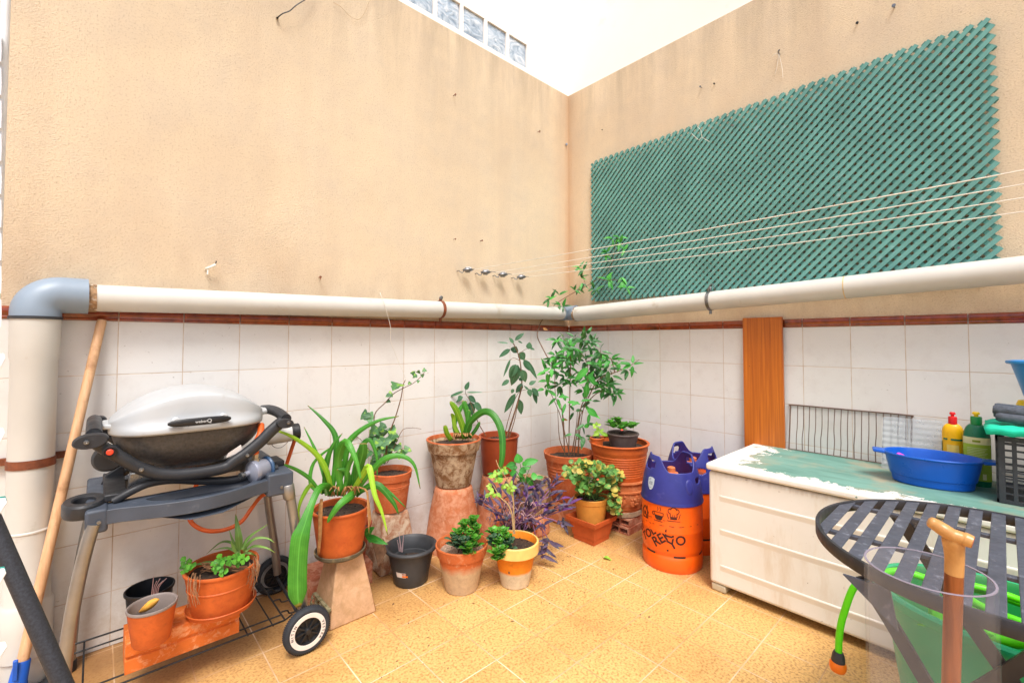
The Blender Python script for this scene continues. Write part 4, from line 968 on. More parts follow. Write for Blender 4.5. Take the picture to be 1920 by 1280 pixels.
LV = [(562, 290, 525, 240, 30), (575, 265, 655, 198, 38), (520, 290, 420, 278, 20), (560, 372, 585, 315, 70), (535, 340, 435, 408, 45), (690, 340, 700, 280, 55), (615, 365, 655, 435, 68), (535, 425, 475, 580, 24), (600, 475, 545, 655, 88), (585, 470, 525, 590, 70), (650, 430, 700, 525, 52), (665, 430, 768, 595, 44), (635, 515, 665, 625, 66), (525, 605, 458, 652, 40), (640, 640, 580, 715, 50), (695, 645, 755, 610, 38), (690, 680, 712, 748, 48), (720, 675, 780, 745, 50), (730, 700, 765, 810, 44), (578, 720, 480, 888, 52), (612, 770, 628, 902, 58), (560, 680, 545, 720, 30), (690, 690, 650, 650, 20), (640, 640, 600, 660, 26), (700, 330, 745, 345, 22), (150, 690, 180, 618, 40), (135, 700, 0, 750, 26), (130, 750, 40, 790, 55), (160, 710, 300, 708, 16), (175, 740, 240, 800, 50), (190, 790, 210, 910, 68), (230, 790, 292, 885, 52), (150, 780, 110, 880, 45), (160, 800, 180, 960, 55), (600, 270, 640, 290, 16), (605, 590, 640, 610, 30)]
random.seed(41)
for x0, y0, x1, y1, w__ in LV: pleaf(g, dd_(x0, y0), dd_(x1, y1), w__ / 4.5725, D + rnd(-.05, .03), None, 'ovate', curl=.08)
b.build('stem', M['twig'], rp); g.build('foliage', M['ficus'], rp, ang=180)
patch(rp, 'price_tag', cH, [(.1165, .485), (.1175, .500)], math.atan2(CAM.y - cH[1], CAM.x - cH[0]) + .05, math.atan2(CAM.y - cH[1], CAM.x - cH[0]) + .27, M['tag'], .002)

# --- weathered wide pot, half hidden
cJ = (-.75, -.34)
jb = root('upturned_pot', 'orange clay pot upturned behind the purple plant, under the rough brown pot', 'flower pot', (cJ[0], cJ[1], 0), 'upturned pots used as stands')
MB().lathe([(.105, 0), (.112, .01), (.105, .05), (.085, .108), (0, .110)], (cJ[0], cJ[1], 0), 36, jit=.02).build('pot_body', TC['inv'], jb)
jp = proot('broad leaved green plant in a rough brown pot behind the purple plant', cJ, .11)
flowerpot(jp, cJ, .111, .085, .118, .19, TC['weath'], rim=.05, lip=.008, soil=.85, jit=.03)
D = dep((cJ[0], cJ[1], .33)) - .22; b = MB(); g = MB(); dj = lambda x, y: (880 + x / 6.4, 840 + y / 6.4)
for pts in ([(640, 400), (620, 250), (600, 140)], [(660, 420), (700, 300), (740, 200)], [(640, 400), (560, 270), (500, 220)], [(640, 380), (480, 290), (400, 270)], [(700, 420), (740, 380), (800, 340)]): pstem(b, [dj(*q) for q in pts], D, .003)
for x0, y0, x1, y1, w__ in [(600, 180, 575, 65, 110), (650, 180, 830, 140, 90), (560, 190, 435, 215, 80), (640, 210, 700, 150, 60), (600, 260, 690, 280, 80), (560, 270, 490, 330, 70), (480, 290, 325, 255, 75), (520, 300, 560, 355, 70), (620, 330, 650, 420, 70), (580, 230, 480, 240, 60), (690, 340, 770, 470, 70), (740, 340, 820, 330, 90), (800, 350, 890, 345, 50), (400, 300, 330, 350, 50), (300, 310, 215, 305, 40), (650, 250, 740, 225, 50), (600, 280, 640, 350, 60), (540, 320, 480, 290, 60), (590, 120, 640, 160, 60), (360, 320, 400, 370, 50), (680, 260, 620, 230, 50)]:
    pleaf(g, dj(x0, y0), dj(x1, y1), w__ / 6.4, D + rnd(-.04, .04), None, 'ovate', curl=.15)
b.build('stem', M['gstem'], jp); g.build('foliage', M['bright'], jp, ang=180)

# --- big shrub by the corner
cK = (-.43, -.36)
ks = root('upturned_pot', 'clay pot upturned under the big leafy shrub, mostly hidden', 'flower pot', (cK[0], cK[1], 0), 'upturned pots used as stands')
MB().lathe([(.13, 0), (.138, .01), (.13, .05), (.11, .125), (0, .127)], (cK[0], cK[1], 0), 36).build('pot_body', TC['inv'], ks)
kp = proot('tall many stemmed leafy shrub in the corner, one shoot climbing over the pipe', cK, .128)
flowerpot(kp, cK, .128, .112, .163, .292, TC['plain'], rim=.045, lip=.008, soil=.86, rings=(.15, .17, .19, .21), jit=.012)
D = dep((cK[0], cK[1], .8)); b = MB(); random.seed(51)
for k, pts in enumerate([[(1000, 1250), (985, 900), (925, 760), (912, 480)], [(1035, 1250), (1045, 700), (1052, 380), (1040, 300), (990, 250)], [(1080, 1250), (1130, 880), (1190, 700), (1195, 470), (1130, 340), (1190, 230)], [(1110, 1250), (1150, 900), (1230, 640)], [(1000, 1220), (955, 1100), (940, 850)], [(1200, 760), (1290, 600), (1430, 540), (1530, 500), (1640, 430)], [(1060, 1250), (1100, 1000), (1110, 870)], [(1120, 1250), (1125, 950), (1180, 820)], [(1000, 1220), (975, 950), (870, 690)], [(1210, 480), (1290, 400), (1310, 350)], [(1430, 540), (1400, 430), (1370, 405)], [(1045, 1250), (990, 1000), (975, 820)], [(1190, 800), (1260, 730), (1320, 700)]]):
    pstem(b, [dd_(*q) for q in pts], D + rnd(-.05, .05), .0042)
# the climbing shoot goes behind the pipe and on above it
r6 = lambda x, y: (780 + x / 4.174, 400 + y / 4.174)
sh = [PD(*dd_(910, 480), D), PD(*dd_(860, 420), D + .05)] + [PY(*dd_(*q), y) for q, y in (((800, 310), -.09), ((766, 230), -.07), ((778, 160), -.045), ((805, 95), -.012))]
def PC(x, y, yy=-.19):
    p = PY(*r6(x, y), yy); return p if p.x < -.075 else PX(*r6(x, y), -.075)
sh += [PC(1060, 760, -.010), PC(1090, 712, -.05), PC(1200, 640, -.12), PC(1330, 570, -.16), PC(1430, 510, -.18), PC(1520, 430), PC(1560, 250), PC(1580, 190)]
P_ = smooth(sh, 4); b.tube(P_, [.004 - .0026 * i / len(P_) for i in range(len(P_))], 6)
pz = [PC(1430, 510, -.18), PC(1480, 525), PC(1560, 520), PC(1640, 540)]; b.tube(smooth(pz, 4), .0016, 5)
pz = [PY(*r6(1330, 570), -.16), PY(*r6(1300, 470), -.17), PY(*r6(1290, 425), -.17)]; b.tube(smooth(pz, 4), .0016, 5)
b.build('stem', M['twig'], kp)
g = MB(); L_ = MB()
CL = [(990, 240), (940, 270), (1080, 250), (1200, 220), (1230, 260), (1050, 330), (1000, 350), (1130, 350), (1220, 340), (1300, 360), (1290, 410), (1240, 400), (1100, 400), (930, 390), (900, 430), (1000, 430), (880, 490), (850, 540), (950, 520), (1030, 500), (1180, 450), (1220, 460), (1160, 560), (1250, 530), (1290, 600), (1370, 640), (1320, 690), (1400, 710), (1440, 720), (1050, 600), (1000, 590), (960, 640), (860, 620), (830, 680), (1160, 700), (930, 760), (1010, 790), (1120, 790), (1220, 790), (1220, 890), (1090, 870), (1180, 980), (1070, 1075), (1170, 1075), (1390, 440), (1460, 450), (1580, 470), (1540, 510), (1400, 560), (1370, 520), (1180, 1110), (920, 400), (960, 430), (1280, 500), (1330, 560), (1340, 660), (1200, 600), (1040, 430), (1160, 260), (1080, 280)]
for x, y in CL:
    u, v = dd_(x + rnd(-8, 8), y + rnd(-8, 8)); cdir = V((0, 0, rnd(-.1, .4)))
    n_ = random.choice((4, 5, 6)) if y < 780 else random.choice((2, 3))
    p0 = PD(u, v, D + rnd(-.12, .1)); tgt = L_ if random.random() < .3 else g
    if p0.y > -.03: p0.y = -.03
    for k in range(n_):
        a = 2 * PI * k / n_ + rnd(-.5, .5); d = (RGT * math.cos(a) + V((0, 0, math.sin(a) * .75 - .1)) - FWD * rnd(-.3, .8)).normalized()
        tgt.leaf(p0 + d * .008, d, V((0, 0, 1)) - FWD * .8, rnd(.05, .088), rnd(.02, .03), 'lance', rnd(.05, .35), .16, 6)
for (x0, y0, x1, y1, w__) in [(1200, 500, 1085, 610, 60), (1200, 560, 1270, 650, 60), (1190, 640, 1185, 760, 55), (1190, 850, 1290, 920, 60), (1180, 980, 1200, 1015, 55), (1180, 460, 1310, 460, 30), (985, 930, 990, 960, 24)]:
    pleaf(L_, dd_(x0, y0), dd_(x1, y1), w__ / 4.57, D - .1, None, 'ovate')
UP = [(1040, 680), (1060, 665), (1120, 640), (1150, 730), (1130, 720), (1240, 600), (1270, 590), (1300, 545), (1390, 590), (1410, 600), (1280, 420), (1310, 445), (1290, 500), (1490, 515), (1510, 530), (1620, 530), (1610, 500), (1650, 580), (1540, 200), (1590, 190), (1480, 325), (1630, 285), (1560, 240), (1600, 230), (1500, 300)]
for x, y in UP:
    p0 = PC(x, y, -.10 if x < 1160 else -.16 if x < 1350 else -.19)
    for k in range(3):
        a = rnd(0, 6.28); d = (RGT * math.cos(a) + V((0, 0, math.sin(a) * .8)) - FWD * rnd(0, .6)).normalized(); (L_ if x > 1450 or k == 0 else g).leaf(p0, d, V((0, 0, 1)) - FWD, rnd(.045, .075), rnd(.016, .024), 'lance', .2, .15, 5)
for x, y in ((815, 160), (930, 800), (985, 935)): MB().leaf(PD(*dd_(x, y), D - .02), RGT + V((0, 0, -.4)), -FWD, .035, .016, 'lance').build('dry_leaf', M['dry'], kp, ang=180)
g.build('foliage', M['lance'], kp, ang=180); L_.build('foliage', M['bright'], kp, ang=180, label='fresher bright green leaves')

# --- large orange pot nested in a relief pot, on hollow bricks
cL = (-.28, -.64)
for i, (x0, y0, z) in enumerate(((-.39, -.775, 0), (-.375, -.765, .042))):
    r_ = root('hollow_brick', ('thin red hollow brick on the floor under the big relief pot, the lower of two', 'thin red hollow brick directly under the big relief pot, the upper of two')[i], 'brick', (x0 + .1, y0 + .1, z), 'red hollow bricks')
    hollow_brick(r_, (x0, y0, z), (x0 + .24, y0 + .19, z + .040), 'x', 3, math.radians(i * 3), ridges=False)
rl = root('flower_pot', 'big terracotta pot with raised flower relief, standing on thin red bricks', 'flower pot', (cL[0], cL[1], .084), 'large terracotta pots behind the gas cylinders')
MB().lathe([(0, 0), (.115, 0), (.125, .006), (.132, .018), (.130, .03), (.142, .06), (.155, .10), (.160, .14), (.160, .147), (.166, .150), (.166, .158), (.160, .162), (.160, .195), (.168, .200), (.172, .206), (.170, .214), (.160, .216), (.150, .21), (.14, .05), (0, .04)], (cL[0], cL[1], .084), 56).build('pot', TC['relief'], rl, ang=34)
b = MB(); random.seed(61); a0 = math.atan2(CAM.y - cL[1], CAM.x - cL[0])
for gidx in range(9):
    ac = a0 + (gidx - 4) * .62; b = MB()
    for k in range(16):
        a = ac + rnd(-.2, .2); z = .083 + .105 + rnd(-.03, .035) ; r__ = .150 + .01 * ((z - .083 - .07) / .07); c0 = V((cL[0] + r__ * math.cos(a), cL[1] + r__ * math.sin(a), z)); s_ = rnd(.006, .012)
        b.lathe([(0, -s_ * .5), (s_ * .8, -s_ * .25), (s_, 0), (s_ * .7, s_ * .5), (0, s_ * .7)], c0, 7, axis=(math.cos(a), math.sin(a), 0))
    b.build('flower_relief', TC['relief'], rl)
MB().lathe([(.1255, .005), (.134, .0045), (.1345, .03), (.131, .032)], (cL[0], cL[1], .084), 48, jit=.02).build('pale_foot', simple('limed_foot', (176, 152, 124), .9, .3, 30), rl)
lp = root('flower_pot', 'wide orange plastic pot standing inside the relief pot, holding two small pots', 'flower pot', (cL[0], cL[1], .14), 'large terracotta pots behind the gas cylinders')
p = potprof(.125, .184, .368, .05, .012, style='roll', soil=.93)
for k in range(9):
    zr = .18 + k * .014; i = next(j for j in range(len(p)) if p[j][1] > zr); (ra, za), (rb, zb) = p[i - 1], p[i]; r__ = ra + (rb - ra) * (zr - za) / (zb - za); p[i:i] = [(r__, zr - .005), (r__ + .0016, zr - .003), (r__ + .0016, zr + .003), (r__, zr + .005)]
MB().lathe(p[:-3], (cL[0], cL[1], .14), 60).build('pot', TC['plast'], lp, ang=25)
MB().lathe([(0, .0), (.158, 0), (.162, .004)], (cL[0], cL[1], .470), 40).build('soil', M['soil'], lp)
c2 = (-.275, -.665)
sm = proot('dark brown pot of low glossy green rosettes inside the wide orange pot', c2, .476)
flowerpot(sm, c2, .476, .075, .098, .088, simple('brown_plastic', (84, 72, 68), .55, .2, 20), rim=.018, lip=.006, style='roll', soil=.9)
b = MB(); random.seed(71); D = dep((c2[0], c2[1], .58))
for u, v, dz in [(1150, 802, 0), (1160, 797, .03), (1172, 800, -.02), (1182, 803, 0), (1165, 806, -.05), (1188, 800, .03), (1146, 796, .02), (1158, 790, .03)]: rosette(b, PD(u, v, D + dz), 9, .062, .036, V((0, 0, 1)), 'ovate')
b.build('foliage', M['succ'], sm, ang=180, solid=.0012)
MB().lathe([(0, -.006), (.009, 0), (0, .008)], PD(1166, 806, D - .09), 7).build('flower', simple('red_petals', (230, 80, 60), .5), sm)
c3 = (-.40, -.56)
s3 = proot('little orange pot with pale lime shoots inside the wide orange pot', c3, .476)
flowerpot(s3, c3, .476, .035, .045, .06, TC['plast'], rim=.012, lip=.004, soil=.9)
b = MB(); D = dep((c3[0], c3[1], .55))
for x0, y0, x1, y1, w__ in [(320, 250, 300, 200, 40), (330, 260, 260, 290, 35), (330, 260, 420, 290, 40), (325, 265, 290, 370, 34), (330, 250, 370, 225, 30), (295, 200, 265, 215, 30), (300, 190, 300, 155, 30), (305, 190, 345, 180, 30), (295, 195, 260, 180, 28), (330, 260, 345, 240, 40), (320, 255, 270, 255, 34)]:
    pleaf(b, (1060 + x0 / 5.12, 760 + y0 / 5.12), (1060 + x1 / 5.12, 760 + y1 / 5.12), w__ / 5.12, D + rnd(-.03, .03), None, 'ovate')
b.build('foliage', M['limeleaf'], s3, ang=180)

# --- square planter and the round leaved plant in it
qx, qy = -.575, -.65
sq = root('square_planter', 'square terracotta coloured planter on the floor, holding the round leaved plant', 'planter', (qx, qy, 0))
def sqr(h_, z): return [V((qx - h_, qy - h_, z)), V((qx + h_, qy - h_, z)), V((qx + h_, qy + h_, z)), V((qx - h_, qy + h_, z))]
b = MB(); b.grid([sqr(.070, 0), sqr(.073, .028), sqr(.0755, .029), sqr(.088, .105), sqr(.1, .106), sqr(.104, .128), sqr(.104, .133), sqr(.096, .133), sqr(.080, .1), sqr(.07, .03)], True); b.add(sqr(.070, 0), [(3, 2, 1, 0)]); b.add(sqr(.07, .03), [(0, 1, 2, 3)])
b.build('planter_body', terracotta('terracotta_plastic', (186, 88, 44), None, rough=.5, grime=.15), sq, bevel=.003, seg=2)
cN = (-.565, -.64)
gn = proot('bushy round leaved plant in a mustard pot, standing in the square planter', cN, .031)
flowerpot(gn, cN, .031, .072, .098, .205, TC['cream'], rim=.03, lip=.004, soil=.9)
random.seed(81); D = dep((cN[0], cN[1], .3)); g = MB(); y_ = MB(); s_ = MB()
d5 = lambda x, y: (1060 + x / 5.12, 760 + y / 5.12)
cs = [(60, 650, 70, 70), (130, 590, 90, 70), (210, 560, 80, 60), (300, 590, 90, 80), (380, 620, 80, 70), (460, 640, 90, 70), (520, 690, 80, 70), (150, 720, 110, 80), (250, 730, 110, 90), (350, 760, 90, 80), (200, 800, 80, 60), (440, 740, 90, 80), (490, 820, 60, 70), (480, 900, 60, 60), (470, 980, 60, 60), (500, 1010, 40, 40)]
for (x, y, sx_, sy_) in cs:
    c0 = PD(*d5(x, y), D - .08); s_.tube(smooth([V((cN[0] + rnd(-.04, .04), cN[1] + rnd(-.04, .04), .22)), V((cN[0], cN[1], .28)).lerp(c0, .5), c0], 4), .003, 6)
    for k in range(27):
        xx, yy = x + rnd(-sx_, sx_) * .7, y + rnd(-sy_, sy_) * .7; sz = rnd(.022, .037); p0 = PD(*d5(xx, yy), D + rnd(-.15, .05) + .1 * ((xx - 280) / 320) ** 2)
        d = rdir(-.6, .5); (y_ if random.random() < (.24 if x > 400 or y < 600 else .08) else g).leaf(p0, d, V((0, 0, .7)) - FWD * .8 + rdir() * .4, sz, sz * 1.05, 'round', .2, .1, 5)
g.build('foliage', M['geran'], gn, ang=180); y_.build('foliage', simple('yellowing_leaf', (176, 160, 70), .5, .3, 40, dirt=((190, 110, 60), 60, .6)), gn, ang=180, label='yellowing and red edged leaves'); s_.build('stem', M['gstem'], gn)
MB().lathe([(0, -.006), (.009, 0), (0, .008)], PD(*d5(312, 710), D - .16), 7).build('flower', simple('coral_petals', (232, 96, 60), .5), gn)
#PART3
# ================================================================== GAS GRILL ON ITS FOLDING CART
gr = root('gas_grill', 'gas grill with a pale domed lid on a wheeled cart', 'grill', (-2.425, -.27, 0))
def pxz(pts, y): return [PY(u, v, y) for u, v in pts]
# lid
LX, LY, LZ, a, dpt, hh = -2.425, -.275, .843, .222, .168, .097
b = MB(); rows = []
NX = 44
for i in range(NX + 1):
    q = -1 + 2 * i / NX; q = math.copysign(1 - (1 - abs(q)) ** 1.6, q) ; e = max(0, 1 - abs(q) ** 4.2) ** .5; d = dpt * (.12 + .88 * e); h_ = hh * max(.0, 1 - abs(q) ** 2.0) ** .95 + .012 * e + .004
    x = LX + a * q; sec = [(-1.05, -.016), (-1.065, -.010), (-1.06, .004), (-1.01, .010)]; row = []
    for yy, zz in sec: row.append((yy, zz))
    for yy, f_ in [(-.985, .30), (-.97, .58), (-.955, .76), (-.94, .81), (-.905, .84), (-.80, .88), (-.60, .935), (-.33, .98), (0, 1.), (.35, .98), (.62, .93), (.8, .87), (.9, .72), (.97, .3)]: row.append((yy, .012 + f_ * h_))
    row += [(1.0, .012), (1.05, .006), (1.045, -.012)]
    rows.append([V((x, LY + yy * d, LZ + zz)) for yy, zz in row])
b.grid(rows); lid = b.build('lid', M['lid'], gr, ang=55, solid=.002)
for sx, xx in ((-1, LX - a), (1, LX + a)):
    t = MB(); t.prism([(xx - sx * .05, LY - .10, LZ - .002), (xx + sx * .016, LY - .055, LZ + .002), (xx + sx * .024, LY, LZ + .004), (xx + sx * .016, LY + .055, LZ + .002), (xx - sx * .05, LY + .10, LZ - .002)], (0, 0, .016)); t.build('hinge_lug', M['lid'], lid, bevel=.005, seg=3)
c0 = PY(377, 790, LY - dpt - .030); b = MB(); L = .087; rows = []
for i in range(17):
    q = -1 + i / 8; w__ = .0125 * (1 - .45 * abs(q) ** 4) if abs(q) < 1 else .004; rows.append([V((c0.x + L * q, c0.y + .004 * math.cos(k / 12 * 2 * PI) + .01 * q * q, c0.z + w__ * math.sin(k / 12 * 2 * PI) + .0015 * (1 - q * q))) for k in range(12)])
b.grid(rows, True); b.add(rows[0], [tuple(range(12))]); b.add(rows[-1], [tuple(range(12))]); hd = b.build('handle', M['black'], lid)
for q in (-.75, .75): MB().lathe([(.013, 0), (.013, .02), (.009, .024), (0, .024)], (c0.x + L * q, c0.y + .03, c0.z + .006), 18, axis=(0, -1, 0)).build('handle_boss', M['lid'], lid)
MB().tube([c0 + V((-L * .9, -.0035, -.0112)), c0 + V((L * .9, -.0035, -.0112))], .0011, 6).build('chrome_edge', M['steel'], hd)
for txt, dx, sz in (('weber', -.004, .0125), ('Q', .0185, .017)):
    vs, fs = textmesh(txt, sz); MB().add([(c0.x + .004 + dx + p.x, c0.y - .0055, c0.z + .001 + p.y) for p in vs], fs).build('lettering', M['lid'], hd, smooth_=False)
# bowl
b = MB(); rows = []
for i in range(15):
    t = i / 14; z = LZ - .014 - .138 * t; s_ = max(.30, (1 - t ** 2.3)) ** .62 if i < 14 else .3
    rows.append([V((LX + (a - .008) * s_ * math.copysign(abs(math.cos(k / 48 * 2 * PI)) ** .62, math.cos(k / 48 * 2 * PI)), LY + (dpt - .004) * (.35 + .65 * s_) * math.copysign(abs(math.sin(k / 48 * 2 * PI)) ** .62, math.sin(k / 48 * 2 * PI)), z)) for k in range(48)])
b.grid(rows, True); b.add(rows[-1], [tuple(range(48))[::-1]]); b.build('bowl', M['bowl'], gr, ang=60)
# cradle
def band(path, y, ry, rz, mat, name, par=gr, n=14):
    P = smooth(pxz(path, y), 5); b = MB(); rows = []
    for i, p in enumerate(P):
        t = (P[min(i + 1, len(P) - 1)] - P[max(i - 1, 0)]).normalized(); nn = V((0, 1, 0)).cross(t).normalized(); rz_ = rz[0] + (rz[1] - rz[0]) * i / (len(P) - 1) if isinstance(rz, tuple) else rz
        rows.append([p + V((0, 1, 0)) * ry * math.cos(2 * PI * k / n) + nn * rz_ * math.copysign(abs(math.sin(2 * PI * k / n)) ** .7, math.sin(2 * PI * k / n)) for k in range(n)])
    b.grid(rows, True); b.add(rows[0], [tuple(range(n))]); b.add(rows[-1], [tuple(range(n))]); return b.build(name, mat, par, ang=60)
CR = [(172, 824), (196, 840), (226, 857), (262, 877), (308, 889), (364, 887), (420, 877), (437, 866), (465, 847), (490, 826), (510, 806), (530, 789)]
YF = -.452
fc = band(CR, YF, .017, (.017, .021), M['dark'], 'cradle_rail')
o = fc.copy(); o.location = (0, .33, 0); COL.objects.link(o)
def lug(u, v, y, w__, h_, ang=0, mat=M['dark']):
    p = PY(u, v, y); b = MB(); b.lathe([(0, -.02), (.9, -.02), (1, -.014), (1, .014), (.9, .02), (0, .02)], (0, 0, 0), 24); rot = Matrix.Rotation(ang, 3, 'Y')
    b.v = [p + rot @ V((q.x * w__, q.z, q.y * h_)) for q in b.v]; b.build('hinge_lug', mat, gr, ang=40)
lug(170, 826, YF - .012, .040, .021, -.1); lug(533, 793, YF - .012, .030, .017, .1); lug(187, 790, YF + .32, .02, .02); lug(507, 768, YF + .32, .025, .018)
for (u, v, dy, r_) in ((162, 829, -.036, .0068), (541, 792, -.036, .0068), (265, 880, -.021, .0065), (464, 853, -.021, .0065)):
    p = PY(u, v, YF + dy); MB().lathe([(0, 0), (r_, 0), (r_ * .9, .0025), (r_ * .3, .003), (0, .001)], p, 16, axis=(0, -1, 0)).build('screw', M['steel'], gr)
xl = PY(176, 815, YF).x; xr = PY(538, 786, YF).x
for x, z in ((xl, PY(176, 815, YF).z), (xr, PY(538, 786, YF).z)):
    MB().tube(smooth([V((x, YF + .01, z)), V((x + (.0 if x < -2.4 else .0), YF + .1, z + .012)), V((x, YF + .22, z + .012)), V((x, YF + .33, z))], 6), .019, 18).build('side_handle', M['dark'], gr)
p = PY(206, 847, YF - .018); MB().lathe([(.0, 0), (.0175, 0), (.0185, .003), (.014, .0045), (.012, .002), (0, .002)], p, 24, axis=(0, -1, 0)).build('button_ring', M['black'], gr)
MB().lathe([(0, 0), (.0085, 0), (.0085, .006), (.006, .008), (0, .008)], p, 20, axis=(0, -1, 0)).build('igniter_button', simple('red_button', (236, 70, 40), .4), gr)
p = PY(203, 858, -.36); MB().lathe([(0, -.02), (.034, -.02), (.04, -.012), (.04, .012), (.034, .02), (0, .02)], p, 32, axis=(0, 1, 0)).build('control_knob', M['dark'], gr)
# label plate low on the bowl
b = MB(); b.prism([PY(424, 858, YF + .012), PY(428, 850, YF + .012), PY(452, 834, YF + .012), PY(455, 845, YF + .012)], V((0, .006, 0))); b.build('rating_plate', M['tag'], gr)
# cart top: arched arms, trays, cup ring, end blocks
AR = [(212, 939), (246, 920), (281, 905), (326, 899), (382, 901), (440, 898), (490, 884), (520, 876)]
for y in (-.425,):
    fa = band(AR, y, .016, .0125, M['dark'], 'cart_arm'); o = fa.copy(); o.location = (0, .29, 0); COL.objects.link(o)
for y, nm_ in ((-.24, 'cross_bar'), (-.33, 'cross_bar')): pass
MB().box((-2.655, -.43, .640), (-2.60, -.12, .662)).build('cross_bar', M['dark'], gr, bevel=.004); MB().box((-2.22, -.43, .628), (-2.15, -.12, .650)).build('cross_bar', M['dark'], gr, bevel=.004)
b = MB(); b.prism([(-2.60, -.40, .655), (-2.565, -.40, .655), (-2.545, -.40, .68), (-2.525, -.40, .66), (-2.50, -.40, .672), (-2.51, -.40, .70), (-2.595, -.40, .71)], (0, .03, 0)); b.build('steel_bracket', M['steel'], gr, bevel=.002)
def tray(outl, z1, z0, inset_fn, zi, name):
    b = MB(); n = len(outl); inn = inset_fn
    R0 = [V((x, y, z0)) for x, y in outl]; R1 = [V((x, y, z1)) for x, y in outl]; R2 = [V((x, y, z1)) for x, y in inn]; R3 = [V((x + (c_[0] - x) * .06, y + (c_[1] - y) * .12, zi)) for x, y in inn for c_ in [(-2.42, -.50)]]
    R2b = [p - V((0, 0, .0035)) for p in R2]
    b.grid([R0, R1, R2, R2b], True); b.add(R0, [tuple(range(n))[::-1]]); o = b.build(name, M['slate'], gr, bevel=.004, seg=2, ang=50)
    b = MB(); b.grid([R2b, R3], True); b.add(R3, [tuple(range(n))]); b.build('tray_trough', simple('dark_trough', (44, 50, 60), .5, .2, 14), o); return o
n = 28; outl = []; inn = []
X0, X1 = -2.695, -2.150
for i in range(n):                                  # front edge, bulging in the middle
    t = i / (n - 1); x = X0 + (X1 - X0) * t; bl = max(0, math.sin(PI * max(0, min(1, (t - .12) / .76)))) ** 1.2
    outl.append((x, -.492 - .062 * bl)); inn.append((X0 + .14 + (X1 - X0 - .25) * t, -.456 - .078 * math.sin(PI * t) ** .6))
for i in range(n):
    t = i / (n - 1); x = X1 + (X0 - X1) * t; outl.append((x, -.405)); inn.append((X1 - .11 - (X1 - X0 - .25) * t, -.440 + .022 * math.sin(PI * t) ** .5))
tray(outl, .634, .592, inn, .612, 'front_tray')
b = MB(); b.prism([(X0 + .14, -.5, .594), (X0 + .24, -.552, .572), (X1 - .22, -.552, .572), (X1 - .10, -.5, .594)], (0, .02, 0)); b.build('tray_skirt', M['slate'], gr, bevel=.004)
MB().box((X0 + .01, -.12, .59), (X1, -.045, .628)).build('rear_tray', M['slate'], gr, bevel=.006, seg=3)
for x0, x1 in ((X0 - .0, X0 + .05), (X1 - .075, X1 + .012)):
    MB().box((x0, -.494 if x0 < -2.4 else -.497, .572), (x1, -.06, .640 if x0 < -2.4 else .652)).build('end_block', M['slate'], gr, bevel=.008, seg=3)
MB().box((X1 - .05, -.40, .652), (X1 + .008, -.30, .672)).build('latch', M['dark'], gr, bevel=.004)
for x, z in ((X0 + .03, .606), (X1 - .03, .602)): MB().lathe([(0, 0), (.0055, 0), (.005, .0025), (0, .003)], (x, -.5, z), 14, axis=(0, -1, 0)).build('screw', M['steel'], gr)
rc = V((-2.697, -.395, .612)); b = MB(); b.lathe([(.026, .0), (.048, .0), (.050, .006), (.050, .034), (.046, .040), (.030, .040), (.0265, .036), (.026, 0)], rc, 40, sy=1.55); b.build('cup_ring', M['dark'], gr, ang=40)
b = MB(); b.prism([(-2.665, -.19, .63), (-2.60, -.19, .63), (-2.60, -.19, .70), (-2.645, -.19, .672)], (0, .02, 0)); b.build('rear_fin', M['dark'], gr, bevel=.003)
# legs
LG = [[(176, 985), (164, 1020), (150, 1075), (135, 1150), (122, 1240)], [(533, 925), (547, 1020), (563, 1090), (577, 1150)]]
f0 = pxz(LG[0], -.485); f0.append(V((f0[-1].x - .012, -.485, 0.012))); f0[0].z = .60
f1 = [V((-2.152, -.485, .60)), V((-2.125, -.485, .42)), V((-2.104, -.49, .24)), V((-2.097, -.495, .10))]
r0_ = [V((p.x + .01, -.085, p.z)) for p in f0]; r1_ = [V((-2.135, -.085, .60)), V((-2.112, -.085, .4)), V((-2.085, -.08, .22)), V((-2.072, -.075, .10))]
for pts in (f0, f1, r0_, r1_): MB().tube(smooth(pts, 6), .0165, 22).build('leg', M['tube'], gr, ang=60)
for p in (f0[-1], r0_[-1]): MB().lathe([(.019, -.012), (.021, -.010), (.021, .02), (.018, .024)], p, 22).build('foot_cap', M['black'], gr)
for x, y in ((-2.155, -.485), (-2.138, -.085)): MB().lathe([(.018, -.05), (.021, -.045), (.021, .0), (.018, .004)], (x, y, .60), 20, axis=(-.14, 0, 1)).build('leg_collar', M['tube'], gr)
